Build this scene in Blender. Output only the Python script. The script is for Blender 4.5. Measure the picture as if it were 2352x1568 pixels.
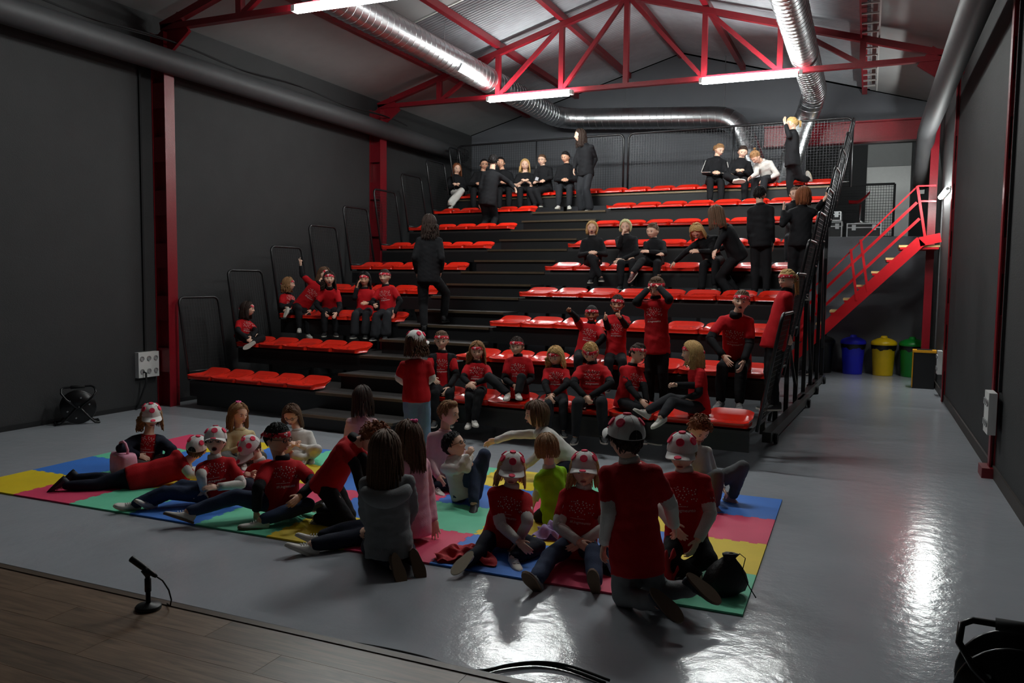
import bpy, bmesh, math, random
import numpy as np
from mathutils import Vector, Matrix
from mathutils.bvhtree import BVHTree
for o in list(bpy.data.objects): bpy.data.objects.remove(o, do_unlink=True)
SC = bpy.context.scene
COL = SC.collection
# ------------------------------------------------------------------ camera
IW, IH, FPX = 2352.0, 1568.0, 1866.5
YAW, PITCH, ROLL, CAMH = -0.4108, -0.0745, 0.0119, 1.8766
def cam_axes():
    cy, sy, cp, sp = math.cos(YAW), math.sin(YAW), math.cos(PITCH), math.sin(PITCH)
    f = np.array([sy*cp, cy*cp, sp]); r = np.array([cy, -sy, 0.0]); u = np.cross(r, f)
    cr, sr = math.cos(ROLL), math.sin(ROLL)
    return cr*r + sr*u, -sr*r + cr*u, f
CR, CU, CF = cam_axes()
CPOS = np.array([0.0, 0.0, CAMH])
cam = bpy.data.cameras.new('camera'); cam.sensor_width = 36.0; cam.lens = FPX*36.0/IW
cam.clip_start = 0.05; cam.clip_end = 200
camo = bpy.data.objects.new('camera', cam); COL.objects.link(camo)
camo.matrix_world = Matrix(((CR[0], CU[0], -CF[0], 0), (CR[1], CU[1], -CF[1], 0), (CR[2], CU[2], -CF[2], CAMH), (0, 0, 0, 1)))
SC.camera = camo
# ------------------------------------------------------------------ world, exposure
wd = bpy.data.worlds.new('world'); SC.world = wd; wd.use_nodes = True
wd.node_tree.nodes['Background'].inputs[0].default_value = (0.5, 0.55, 0.6, 1)
wd.node_tree.nodes['Background'].inputs[1].default_value = 0.0
SC.view_settings.view_transform = 'Standard'; SC.view_settings.look = 'None'
SC.view_settings.gamma = 1.0; SC.view_settings.use_curve_mapping = False
SC.view_settings.exposure = 0.0
LAMP = 165.0           # radiance of the tube lamps
# ------------------------------------------------------------------ pixel helpers (directions only)
def ray(px, py):
    v = CR*((px-IW/2)/FPX) - CU*((py-IH/2)/FPX) + CF
    return v
def at_z(px, py, z=0.0):
    v = ray(px, py); return CPOS + v*((z-CAMH)/v[2])
def at_x(px, py, X):
    v = ray(px, py); return CPOS + v*(X/v[0])
def at_y(px, py, Y):
    v = ray(px, py); return CPOS + v*(Y/v[1])
def at_d(px, py, d):
    return CPOS + ray(px, py)*d
def depth(P): return float(np.dot(np.asarray(P, float)-CPOS, CF))
def pix(P):
    d = np.asarray(P, float)-CPOS; z = np.dot(d, CF)
    return (IW/2+FPX*np.dot(d, CR)/z, IH/2-FPX*np.dot(d, CU)/z)
# ------------------------------------------------------------------ materials
def lin(c):
    c = c/255.0
    return c/12.92 if c <= 0.04045 else ((c+0.055)/1.055)**2.4
def srgb(r, g, b): return (lin(r), lin(g), lin(b))
MATS = {}
def mat(name, col, rough=0.6, metal=0.0, noise=0.12, nscale=12.0, bump=0.0, bscale=60.0, spec=0.5, coat=0.0, emit=0.0, alpha=1.0):
    if name in MATS: return MATS[name]
    m = bpy.data.materials.new(name); m.use_nodes = True; nt = m.node_tree
    b = nt.nodes['Principled BSDF']
    b.inputs['Roughness'].default_value = rough; b.inputs['Metallic'].default_value = metal
    b.inputs['Specular IOR Level'].default_value = spec; b.inputs['Coat Weight'].default_value = coat
    tc = nt.nodes.new('ShaderNodeTexCoord')
    if noise > 0:
        n = nt.nodes.new('ShaderNodeTexNoise'); n.inputs['Scale'].default_value = nscale; n.inputs['Detail'].default_value = 4
        nt.links.new(tc.outputs['Object'], n.inputs['Vector'])
        mx = nt.nodes.new('ShaderNodeMix'); mx.data_type = 'RGBA'
        mx.inputs[6].default_value = (*[max(0, c*(1-noise*2)) for c in col], 1)
        mx.inputs[7].default_value = (*[min(1, c*(1+noise*2)) for c in col], 1)
        nt.links.new(n.outputs['Fac'], mx.inputs[0]); nt.links.new(mx.outputs[2], b.inputs['Base Color'])
    else:
        b.inputs['Base Color'].default_value = (*col, 1)
    if bump > 0:
        n2 = nt.nodes.new('ShaderNodeTexNoise'); n2.inputs['Scale'].default_value = bscale; n2.inputs['Detail'].default_value = 3
        nt.links.new(tc.outputs['Object'], n2.inputs['Vector'])
        bp = nt.nodes.new('ShaderNodeBump'); bp.inputs['Strength'].default_value = bump; bp.inputs['Distance'].default_value = 0.01
        nt.links.new(n2.outputs['Fac'], bp.inputs['Height']); nt.links.new(bp.outputs['Normal'], b.inputs['Normal'])
    if emit > 0:
        b.inputs['Emission Color'].default_value = (0.94, 1.0, 0.98, 1); b.inputs['Emission Strength'].default_value = emit
    MATS[name] = m
    return m
# ------------------------------------------------------------------ mesh builder
def unit(v):
    v = np.asarray(v, float); n = np.linalg.norm(v)
    return v/n if n > 1e-9 else np.array([0, 0, 1.0])
class MB:
    def __init__(s): s.v = []; s.f = []; s.m = []
    def add(s, V, F, mi=0):
        o = len(s.v); s.v.extend([tuple(map(float, p)) for p in V])
        s.f.extend([tuple(i+o for i in f) for f in F]); s.m.extend([mi]*len(F)); return s
    def box(s, a, b, mi=0):
        (x0, y0, z0), (x1, y1, z1) = a, b
        V = [(x0,y0,z0),(x1,y0,z0),(x1,y1,z0),(x0,y1,z0),(x0,y0,z1),(x1,y0,z1),(x1,y1,z1),(x0,y1,z1)]
        return s.add(V, [(0,3,2,1),(4,5,6,7),(0,1,5,4),(1,2,6,5),(2,3,7,6),(3,0,4,7)], mi)
    def beam(s, p, q, w, h, up=(0,0,1), mi=0):
        p, q = np.asarray(p, float), np.asarray(q, float); d = unit(q-p)
        if abs(np.dot(d, unit(up))) > .98: up = (0, 1, 0) if abs(d[1]) < .9 else (1, 0, 0)
        sd = unit(np.cross(d, up)); u = np.cross(sd, d)
        V = []
        for c in (p, q):
            for a, b in ((-1,-1),(1,-1),(1,1),(-1,1)): V.append(c+sd*a*w/2+u*b*h/2)
        return s.add(V, [(0,1,2,3),(7,6,5,4),(0,4,5,1),(1,5,6,2),(2,6,7,3),(3,7,4,0)], mi)
    def tube(s, pts, r, n=8, mi=0, caps=True, closed=False):
        P = [np.asarray(p, float) for p in pts]; k = len(P)
        rr = r if hasattr(r, '__len__') else [r]*k
        t0 = unit(P[1]-P[0]); a = unit(np.cross(t0, (0.13, 0.31, 0.94) if abs(t0[2]) < 0.9 else (1, 0.1, 0)))
        V = []
        for i in range(k):
            if closed: t = unit(P[(i+1) % k]-P[i-1])
            else: t = unit(P[min(i+1, k-1)]-P[max(i-1, 0)])
            a = unit(a-t*np.dot(a, t)); b = np.cross(t, a)
            for j in range(n):
                g = 2*math.pi*j/n; V.append(P[i]+(a*math.cos(g)+b*math.sin(g))*rr[i])
        F = []
        for i in range(k if closed else k-1):
            i2 = (i+1) % k
            for j in range(n): F.append((i*n+j, i*n+(j+1) % n, i2*n+(j+1) % n, i2*n+j))
        if caps and not closed:
            F.append(tuple(range(n-1, -1, -1))); F.append(tuple((k-1)*n+j for j in range(n)))
        return s.add(V, F, mi)
    def lathe(s, prof, n=24, c=(0,0,0), ax=None, mi=0, sx=1.0, sy=1.0):
        # prof: list of (r, h); axis default z
        A = np.eye(3) if ax is None else ax
        V = []; k = len(prof)
        for r, h in prof:
            for j in range(n):
                g = 2*math.pi*j/n; V.append(np.asarray(c)+A@np.array([r*math.cos(g)*sx, r*math.sin(g)*sy, h]))
        F = [(i*n+j, i*n+(j+1) % n, (i+1)*n+(j+1) % n, (i+1)*n+j) for i in range(k-1) for j in range(n)]
        F.append(tuple(range(n-1, -1, -1))); F.append(tuple((k-1)*n+j for j in range(n)))
        return s.add(V, F, mi)
    def ell(s, c, rad, A=None, nu=10, nv=7, mi=0):
        A = np.eye(3) if A is None else A; V = []; c = np.asarray(c, float)
        for i in range(1, nv):
            e = -math.pi/2+math.pi*i/nv
            for j in range(nu):
                g = 2*math.pi*j/nu; V.append(c+A@np.array([rad[0]*math.cos(e)*math.cos(g), rad[1]*math.cos(e)*math.sin(g), rad[2]*math.sin(e)]))
        b = len(V); V.append(c+A@np.array([0,0,-rad[2]])); V.append(c+A@np.array([0,0,rad[2]]))
        F = [(i*nu+j, i*nu+(j+1) % nu, (i+1)*nu+(j+1) % nu, (i+1)*nu+j) for i in range(nv-2) for j in range(nu)]
        for j in range(nu):
            F.append((b, (j+1) % nu, j)); F.append((b+1, (nv-2)*nu+j, (nv-2)*nu+(j+1) % nu))
        return s.add(V, F, mi)
    def capsule(s, p, q, r0, r1, n=10, mi=0):
        p, q = np.asarray(p, float), np.asarray(q, float); d = unit(q-p)
        P = []; R = []
        for g in (-80, -50, -20): P.append(p+d*r0*math.sin(math.radians(g))); R.append(max(r0*math.cos(math.radians(g)), 1e-3))
        for t in (0.33, 0.66): P.append(p+(q-p)*t); R.append(r0+(r1-r0)*t)
        for g in (20, 50, 80): P.append(q+d*r1*math.sin(math.radians(g))); R.append(max(r1*math.cos(math.radians(g)), 1e-3))
        return s.tube(P, R, n, mi)
    def grid(s, V, nu, nv, mi=0, wrap=False):
        F = []
        for i in range(nv-1):
            for j in range(nu if wrap else nu-1): F.append((i*nu+j, i*nu+(j+1) % nu, (i+1)*nu+(j+1) % nu, (i+1)*nu+j))
        return s.add(V, F, mi)
    def prism(s, poly, z0, z1, mi=0):
        n = len(poly); V = [(x, y, z0) for x, y in poly]+[(x, y, z1) for x, y in poly]
        F = [tuple(range(n-1, -1, -1)), tuple(range(n, 2*n))]+[(i, (i+1) % n, n+(i+1) % n, n+i) for i in range(n)]
        return s.add(V, F, mi)
    def mesh(s, name, mats, smooth=False):
        me = bpy.data.meshes.new(name); me.from_pydata(s.v, [], s.f)
        for m in (mats if isinstance(mats, (list, tuple)) else [mats]): me.materials.append(m)
        if any(s.m): me.polygons.foreach_set('material_index', s.m)
        if smooth: me.polygons.foreach_set('use_smooth', [True]*len(me.polygons))
        me.update(); return me
    def build(s, name, mats, parent=None, smooth=False):
        return link(name, s.mesh(name, mats, smooth), parent)
def link(name, me, parent=None, loc=None, rot=None):
    o = bpy.data.objects.new(name, me); COL.objects.link(o)
    if parent is not None: o.parent = parent
    if loc is not None: o.location = loc
    if rot is not None: o.rotation_euler = rot
    return o
def empty(name, loc=(0,0,0), rz=0.0, parent=None):
    o = bpy.data.objects.new(name, None); COL.objects.link(o); o.location = loc; o.rotation_euler = (0,0,rz)
    o.empty_display_size = 0.1
    if parent is not None: o.parent = parent
    return o
def tag(o, label=None, cat=None, group=None, kind=None):
    if label: o['label'] = label
    if cat: o['category'] = cat
    if group: o['group'] = group
    if kind: o['kind'] = kind
    return o
def arc_pts(c, r, a0, a1, n, ux, uy):
    c, ux, uy = np.asarray(c, float), np.asarray(ux, float), np.asarray(uy, float)
    return [c+ux*r*math.cos(a0+(a1-a0)*i/n)+uy*r*math.sin(a0+(a1-a0)*i/n) for i in range(n+1)]
# ------------------------------------------------------------------ shared frames
PHI = -0.0521                                   # the grandstand stands slightly askew in the hall
def B(x, y, z=0.0):
    return np.array([x*math.cos(PHI)-y*math.sin(PHI), x*math.sin(PHI)+y*math.cos(PHI), z])
ROWD, ROWR, ROWY, ROWZ = 0.9402, 0.4086, 8.3126, 0.39
def RY(n): return ROWY+(n-1)*ROWD
def RZ(n): return ROWZ+(n-1)*ROWR
XL, XR, YB, RIDGE, EAVE, XMID = -9.42, 1.22, 18.9, 7.08, 5.55, -4.1
def roof_z(x): return RIDGE-(RIDGE-EAVE)*abs(x-XMID)/(XMID-XL)
random.seed(4); np.random.seed(4)
# ================================================================== the hall
def bsdf_link(m): return m.node_tree.nodes['Principled BSDF']
M_WALL = mat('wall_black_paint', srgb(46, 46, 47), 0.75, noise=0.10, nscale=2.5, bump=0.35, bscale=70)
M_BACK = mat('back_wall_paint', srgb(90, 91, 96), 0.75, noise=0.06, nscale=2.0, bump=0.2, bscale=60)
M_RED = mat('red_gloss_paint', srgb(126, 18, 30), 0.30, noise=0.06, nscale=20, bump=0.25, bscale=90)
M_REDS = mat('red_stair_paint', srgb(190, 20, 30), 0.35, noise=0.06, nscale=20)
M_ROOF = mat('roof_sheet_grey', srgb(146, 148, 153), 0.55, metal=0.0, noise=0.08, nscale=5)
M_BOARD = mat('ceiling_board', srgb(146, 146, 146), 0.75, noise=0.05, nscale=4)
M_BLACKM = mat('black_metal', srgb(26, 26, 28), 0.35, noise=0.1, nscale=30, spec=0.5)
M_DARK = mat('dark_matt', srgb(20, 20, 22), 0.8, noise=0.1)
M_GALV = mat('galvanised_duct', srgb(196, 198, 200), 0.30, metal=1.0, noise=0.10, nscale=9)
M_PIPE = mat('grey_painted_pipe', srgb(66, 66, 68), 0.6, noise=0.08, nscale=6)
M_WHITE = mat('white_plastic', srgb(215, 215, 212), 0.45, noise=0.03)
M_LAMP = mat('lamp_diffuser', (0.9, 0.9, 0.88), 0.4, noise=0, emit=LAMP)
# floor : grey painted, glossy with orange-peel relief
def floor_mat():
    m = bpy.data.materials.new('floor_grey_epoxy'); m.use_nodes = True; nt = m.node_tree; b = nt.nodes['Principled BSDF']
    tc = nt.nodes.new('ShaderNodeTexCoord')
    n = nt.nodes.new('ShaderNodeTexNoise'); n.inputs['Scale'].default_value = 1.6; n.inputs['Detail'].default_value = 6
    nt.links.new(tc.outputs['Object'], n.inputs['Vector'])
    mx = nt.nodes.new('ShaderNodeMix'); mx.data_type = 'RGBA'
    mx.inputs[6].default_value = (*srgb(156, 160, 166), 1); mx.inputs[7].default_value = (*srgb(174, 177, 183), 1)
    nt.links.new(n.outputs['Fac'], mx.inputs[0]); nt.links.new(mx.outputs[2], b.inputs['Base Color'])
    n2 = nt.nodes.new('ShaderNodeTexNoise'); n2.inputs['Scale'].default_value = 70; n2.inputs['Detail'].default_value = 3
    n3 = nt.nodes.new('ShaderNodeTexNoise'); n3.inputs['Scale'].default_value = 9; n3.inputs['Detail'].default_value = 2
    nt.links.new(tc.outputs['Object'], n2.inputs['Vector']); nt.links.new(tc.outputs['Object'], n3.inputs['Vector'])
    b1 = nt.nodes.new('ShaderNodeBump'); b1.inputs['Strength'].default_value = 0.15; b1.inputs['Distance'].default_value = 0.004
    b2 = nt.nodes.new('ShaderNodeBump'); b2.inputs['Strength'].default_value = 0.13; b2.inputs['Distance'].default_value = 0.02
    nt.links.new(n2.outputs['Fac'], b1.inputs['Height']); nt.links.new(n3.outputs['Fac'], b2.inputs['Height'])
    nt.links.new(b1.outputs['Normal'], b2.inputs['Normal']); nt.links.new(b2.outputs['Normal'], b.inputs['Normal'])
    b.inputs['Roughness'].default_value = 0.15; b.inputs['Specular IOR Level'].default_value = 0.5
    return m
M_FLOOR = floor_mat()
def struct(o, label=None): return tag(o, label, kind='structure')
struct(MB().box((XL-.2, -4, -.2), (XR+.2, YB+5, 0)).build('floor', M_FLOOR), 'glossy grey painted hall floor')
struct(MB().box((XL-.2, -4, 0), (XL, YB+.2, EAVE)).build('wall_left', M_WALL), 'black painted wall behind the red columns')
struct(MB().box((XR, -4, 0), (XR+.2, YB+5, EAVE+.4)).build('wall_right', M_WALL), 'black painted wall beside the aisle to the bins')
struct(MB().box((XL-.2, -4.2, 0), (XR+.2, -4, RIDGE)).build('wall_front', M_WALL), 'dark wall behind the stage')
# back wall with the gallery opening at the right (above z=2.9)
OPX, OPZ0, OPZ1 = -1.35, 2.90, 4.85
bw = MB()
def back_poly(pts, y0=YB, y1=YB+.2):
    n = len(pts); V = [(x, y0, z) for x, z in pts]+[(x, y1, z) for x, z in pts]
    F = [tuple(range(n)), tuple(range(2*n-1, n-1, -1))]+[(i, n+i, n+(i+1) % n, (i+1) % n) for i in range(n)]
    bw.add(V, F)
back_poly([(XL, 0), (OPX, 0), (OPX, roof_z(OPX)), (XMID, RIDGE), (XL, EAVE)])
back_poly([(OPX, 0), (XR, 0), (XR, OPZ0), (OPX, OPZ0)])
back_poly([(OPX, OPZ1), (XR, OPZ1), (XR, roof_z(XR)), (OPX, roof_z(OPX))])
struct(bw.build('wall_back', M_BACK), 'dark grey gable wall behind the bleachers')
# gallery behind the opening
g = MB().box((OPX-.6, YB+.2, OPZ0-.2), (XR, YB+4.0, OPZ0)); struct(g.build('floor_gallery', M_DARK), 'dark gallery floor over the bins')
M_GALW = mat('gallery_white_wall', srgb(205, 205, 203), 0.7, noise=0.03)
M_GALG = mat('gallery_grey_wall', srgb(120, 120, 120), 0.7, noise=0.03)
gw0, gw1 = at_y(1991, 400, YB+3.6)[0], at_y(2092, 400, YB+3.6)[0]
gzs = at_y(2040, 382, YB+3.6)[2]
struct(MB().box((gw0, YB+3.6, OPZ0), (gw1, YB+3.8, gzs)).build('wall_gallery', M_GALW), 'white wall of the gallery room behind the red stool')
struct(MB().box((gw0, YB+3.58, gzs), (gw1, YB+3.8, OPZ1+.75)).build('trim_1', M_GALG), 'grey band above the white gallery wall')
struct(MB().box((OPX-.6, YB+3.5, OPZ0), (gw0, YB+3.8, OPZ1+.75)).build('wall_gallery_side', M_DARK), 'black wall left of the white gallery wall')
struct(MB().box((gw1, YB+3.0, OPZ0), (XR, YB+3.8, OPZ1+.75)).build('wall_gallery_end', M_DARK), 'black wall right of the white gallery wall')
struct(MB().box((OPX-.6, YB+.2, OPZ1+.75), (XR, YB+4, OPZ1+.85)).build('ceiling_gallery', M_DARK), 'dark ceiling of the gallery')
# roof: smooth boards and corrugated sheets
def roof_sheet(name, xa, xb, y0, y1, m, label, corr=False, dz=0.0):
    b = MB()
    if corr:
        pitch = 0.085; n = int((y1-y0)/pitch)*6; ys = [y0+(y1-y0)*i/n for i in range(n+1)]
        V = []
        for y in ys:
            w = 0.018*math.sin(2*math.pi*(y-y0)/pitch)
            V.append((xa, y, roof_z(xa)+w+dz)); V.append((xb, y, roof_z(xb)+w+dz))
        b.grid(V, 2, len(ys))
        V = [(xa, y0, roof_z(xa)+.06+dz), (xb, y0, roof_z(xb)+.06+dz), (xa, y1, roof_z(xa)+.06+dz), (xb, y1, roof_z(xb)+.06+dz)]
        b.grid(V, 2, 2)
    else:
        V = []
        for t in (0, .05):
            V += [(xa, y0, roof_z(xa)+t+dz), (xb, y0, roof_z(xb)+t+dz), (xb, y1, roof_z(xb)+t+dz), (xa, y1, roof_z(xa)+t+dz)]
        b.add(V, [(0,3,2,1),(4,5,6,7),(0,1,5,4),(1,2,6,5),(2,3,7,6),(3,0,4,7)])
    return struct(b.build(name, m, smooth=corr), label)
YE = 12.2
roof_sheet('ceiling', XL-.1, XMID, -4, YE, M_BOARD, 'smooth grey ceiling boards over the stage side', dz=.02)
roof_sheet('ceiling_eave_boards', XL-.1, -7.45, YE, YB, M_BOARD, 'smooth boards along the left eave', dz=.02)
roof_sheet('ceiling_corrugated', -7.45, XMID, YE, YB, M_ROOF, 'corrugated metal roof sheet left of the ridge', corr=True, dz=.04)
roof_sheet('ceiling_corrugated_right', XMID, -.12, -4, YB, M_ROOF, 'corrugated metal roof sheet right of the ridge', corr=True, dz=.04)
roof_sheet('ceiling_right_boards', -.12, XR, -4, YB, M_BOARD, 'smooth boards along the right eave', dz=.02)
# edge profile of the board field
ed = MB(); ed.beam((-7.4, YE+.03, roof_z(-7.4)+.02), (XMID, YE+.03, roof_z(XMID)+.02), .03, .03)
struct(ed.build('trim_2', M_WHITE), 'thin pale edge profile where the boards end')
# ---- red steel: trusses, purlins, columns, beam
def truss(Y, name_label):
    t = empty('roof_truss', (XMID, Y, 5.37)); struct(t, name_label)
    def piece(nm, p, q, w, h):
        b = MB(); off = np.array([XMID, Y, 5.37]); b.beam(np.array(p)-off, np.array(q)-off, w, h); return b.build(nm, M_RED, t)
    zc = 5.37
    piece('bottom_chord', (XL+.15, Y, zc), (XR-.15, Y, zc), .10, .08)
    tz = lambda x: roof_z(x)-.16
    piece('top_chord', (XL+.15, Y, tz(XL)), (XMID, Y, tz(XMID)), .10, .10)
    piece('top_chord', (XR-.15, Y, tz(XR)), (XMID, Y, tz(XMID)), .10, .10)
    nodes = [-7.87, -6.6, -5.32, XMID, -2.72, -1.48, -.22]
    for x in nodes: piece('vertical', (x, Y, zc), (x, Y, tz(x)), .09, .09)
    half = nodes[:4]
    for i in range(3):
        piece('diagonal', (nodes[i], Y, zc), (nodes[i+1], Y, tz(nodes[i+1])), .07, .07)
    for i in range(3, 6):
        piece('diagonal', (nodes[i+1], Y, zc), (nodes[i], Y, tz(nodes[i])), .07, .07)
    piece('gusset', (XL+.05, Y, 5.05), (XL+.55, Y, 5.42), .05, .35)
    piece('gusset', (XR-.05, Y, 5.05), (XR-.55, Y, 5.42), .05, .35)
    return t
truss(14.35, 'red steel roof truss over the top rows of the bleachers')
truss(8.80, 'red steel roof truss over the foot of the bleachers')
for i, x in enumerate((-7.87, -6.6, -5.32, XMID, -2.72, -1.48, -.22)):
    b = MB(); z = roof_z(x)-.04; b.beam((x, -4, z), (x, YB, z), .10, .12)
    struct(b.build('purlin', M_RED), 'red roof purlin running lengthways under the sheet')
def column(x, y, sgn, ztop, label, w=.20, d=.20):
    # H section, flanges across Y
    b = MB()
    b.box((x, y-d/2, 0), (x+sgn*w, y-d/2+.014, ztop)) if sgn > 0 else b.box((x+sgn*w, y-d/2, 0), (x, y-d/2+.014, ztop))
    lo, hi = sorted((x, x+sgn*w))
    b = MB(); b.box((lo, y-d/2, 0), (lo+.014, y+d/2, ztop)); b.box((hi-.014, y-d/2, 0), (hi, y+d/2, ztop)); b.box((lo+.014, y-.006, 0), (hi-.014, y+.006, ztop))
    k = 0.5
    while k < ztop-.3:
        b.box((lo+.014, y-d/2+.01, k), (hi-.014, y-d/2+.022, k+.35)); k += .75
    return struct(b.build('column', M_RED), label)
column(XL, 8.80, 1, 5.3, 'nearer red steel column on the left wall', .25, .18)
column(XL, 14.35, 1, 5.3, 'farther red steel column on the left wall behind the guard panels', .26, .24)
column(XR, 9.20, -1, 5.3, 'red steel column on the right wall nearest the stage', .05, .12)
column(XR, 14.85, -1, 5.3, 'red steel column on the right wall near the bins', .05, .12)
pb = MB().box((XR-.12, 9.06, 0), (XR, 9.34, .10)); struct(pb.build('trim_3', M_RED), 'red base plate of the column on the right wall')
rp = at_x(2145, 700, 1.12)
struct(MB().box((1.0, 17.55, 0), (1.14, 17.69, 5.2)).build('column', M_RED), 'red post behind the stair landing')
zb0, zb1 = at_y(2040, 322, YB-.1)[2], at_y(2040, 280, YB-.1)[2]
bm = MB(); bm.box((-2.2, YB-.16, zb0), (XR-.05, YB-.14, zb1)); bm.box((-2.2, YB-.26, zb0-.03), (XR-.05, YB-.02, zb0)); bm.box((-2.2, YB-.26, zb1), (XR-.05, YB-.02, zb1+.03))
struct(bm.build('lintel_beam', M_RED), 'wide red steel beam above the gallery opening')
b = MB().box((XR-.02, -4, 0), (XR, YB, .12)); struct(b.build('baseboard_right', mat('skirting', srgb(60, 54, 50), .6)), 'dark skirting along the right wall')
b = MB().box((XL, -4, 0), (XL+.012, YB, .06)); struct(b.build('baseboard_left', M_DARK), 'dark skirting along the left wall')
# ---- wall pipes
lp = MB().tube([(-9.1, y, 4.88) for y in np.linspace(-3, 17.8, 12)], .17, 20)
o = lp.build('wall_pipe', M_PIPE, smooth=True); tag(o, 'fat dark grey pipe running along the left wall', 'pipe')
wr = MB(); ys = np.linspace(4, 15, 60)
wr.tube([(-9.02, y, 5.11+.03*math.sin(y*2.3)) for y in ys], .012, 6); wr.tube([(-8.99, y, 5.105+.03*math.sin(y*2.3+.6)) for y in ys], .010, 6)
tag(wr.build('cable', M_DARK), 'loose black cable lying on top of the left wall pipe', 'cable')
rpipe = MB().tube([(.9, y, 4.75) for y in np.linspace(-3, 17.2, 12)]+[(.9, 17.6, 4.6), (.9, 17.9, 4.2), (.9, 18.3, 3.9)], .16, 20)
tag(rpipe.build('wall_pipe', M_PIPE, smooth=True), 'fat dark grey pipe running along the top of the right wall', 'pipe')
# ---- spiral ducts
def duct(name, pts, r, label, rib=.10):
    t = empty(name, pts[0]); tag(t, label, 'duct'); o0 = np.asarray(pts[0], float)
    P = [np.asarray(p, float)-o0 for p in pts]
    # dense resample
    Q = [P[0]]
    for a, b_ in zip(P[:-1], P[1:]):
        L = np.linalg.norm(b_-a); k = max(1, int(L/.05))
        for i in range(1, k+1): Q.append(a+(b_-a)*i/k)
    MB().tube(Q, r, 28).build('duct_body', M_GALV, t, smooth=True)
    # spiral seam
    S = []; acc = 0.0; tt = unit(Q[1]-Q[0]); a = unit(np.cross(tt, (0.1, 0.2, 1)))
    for i in range(len(Q)-1):
        d = Q[i+1]-Q[i]; L = np.linalg.norm(d); t2 = unit(d); a = unit(a-t2*np.dot(a, t2)); bb = np.cross(t2, a)
        k = max(2, int(L/.05*6))
        for j in range(k):
            g = 2*math.pi*(acc+L*j/k)/.16; S.append(Q[i]+d*j/k+(a*math.cos(g)+bb*math.sin(g))*(r+.001))
        acc += L
    MB().tube(S, .006, 5).build('spiral_seam', M_GALV, t, smooth=True)
    return t, Q
def bend(p, q, r_, rad, n=6):
    # rounded corner at q between p and r_
    p, q, r_ = map(lambda v: np.asarray(v, float), (p, q, r_)); a = q+unit(p-q)*rad; c = q+unit(r_-q)*rad
    return [(1-t)**2*a+2*t*(1-t)*q+t*t*c for t in np.linspace(0, 1, n)]
d1 = [(-6.82, 5.5, 5.70), (-6.82, 16.9, 5.70)]
c1, c2 = (-6.82, 18.25, 5.68), (-2.75, 18.25, 5.45)
path1 = [d1[0], (-6.82, 16.6, 5.70)]+bend((-6.82, 16.6, 5.70), c1, c2, .7)+bend(c1, c2, (-2.2, 18.1, 4.2), .45)+[(-2.15, 18.0, 4.0)]
dt, Q1 = duct('ventilation_duct', path1, .235, 'shiny spiral duct that runs back under the roof and turns along the rear wall')
gr = MB()
for yy in (8.9, 13.15):
    p0 = np.array([0.0, yy-5.5, 0.0])
    A = np.array([[math.cos(.2), 0, math.sin(.2)], [0, 1, 0], [-math.sin(.2), 0, math.cos(.2)]])
    b = MB(); n_ = unit((.80, 0, -.60)); u_ = np.array([.60, 0, .80])
    c = p0+n_*.235
    V = [c+u_*a*.075+np.array([0, 1, 0])*bq*.34+n_*k for k in (-.03, .02) for a, bq in ((-1,-1),(1,-1),(1,1),(-1,1))]
    b.add(V, [(0,3,2,1),(4,5,6,7),(0,1,5,4),(1,2,6,5),(2,3,7,6),(3,0,4,7)])
    fr = b.build('grille', M_GALV, dt)
    b = MB()
    for k in range(9):
        cc = c+n_*.024+u_*(k-4)*.015; b.beam(cc-np.array([0, .31, 0]), cc+np.array([0, .31, 0]), .006, .006, up=n_)
    b.build('louvre', mat('louvre_grey', srgb(70, 70, 72), .6), fr)['kind'] = 'stuff'
p2c = [(-1.1, 5.0, 5.62), (-1.1, 16.3, 5.62)]
e2 = (-1.1, 17.5, 5.60)
path2 = [p2c[0], (-1.1, 16.4, 5.62)]+bend((-1.1, 16.4, 5.62), e2, (-2.0, 18.0, 3.6), .6, 8)+[(-1.75, 17.95, 3.7)]
duct('ventilation_duct', path2, .225, 'shiny spiral duct on the right that bends down behind the bleachers')
# suspension wires
for (x, y, z0) in ((-6.82, 12.6, 5.93), (-5.2, 18.25, 5.85), (-3.0, 18.25, 5.70)):
    tag(MB().tube([(x, y, z0), (x, y, roof_z(x))], .006, 6).build('suspension_wire', M_GALV), {12.6: 'thin wire holding the left duct near the ceiling boards'}.get(y, 'thin wire over the rear duct nearer the left end' if x < -5 else 'thin wire over the rear duct nearer its elbow'), 'wire')
# cable ladder tray under the right roof
lt = empty('cable_tray', (-.12, 6, 5.80)); tag(lt, 'white runged cable tray under the right roof slope', 'cable tray')
M_TRAY = mat('tray_pale', srgb(170, 168, 165), .5)
for sx in (-.13, .13): MB().box((sx-.012, -2, -.03), (sx+.012, 12.2, .03)).build('side_rail', M_RED if sx < 0 else M_TRAY, lt)
rm = MB().box((-.13, -.015, -.012), (.13, .015, .012)).mesh('rung', M_TRAY)
for i in range(30): link('rung', rm, lt, (0, -1.8+.47*i, 0))
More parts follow.
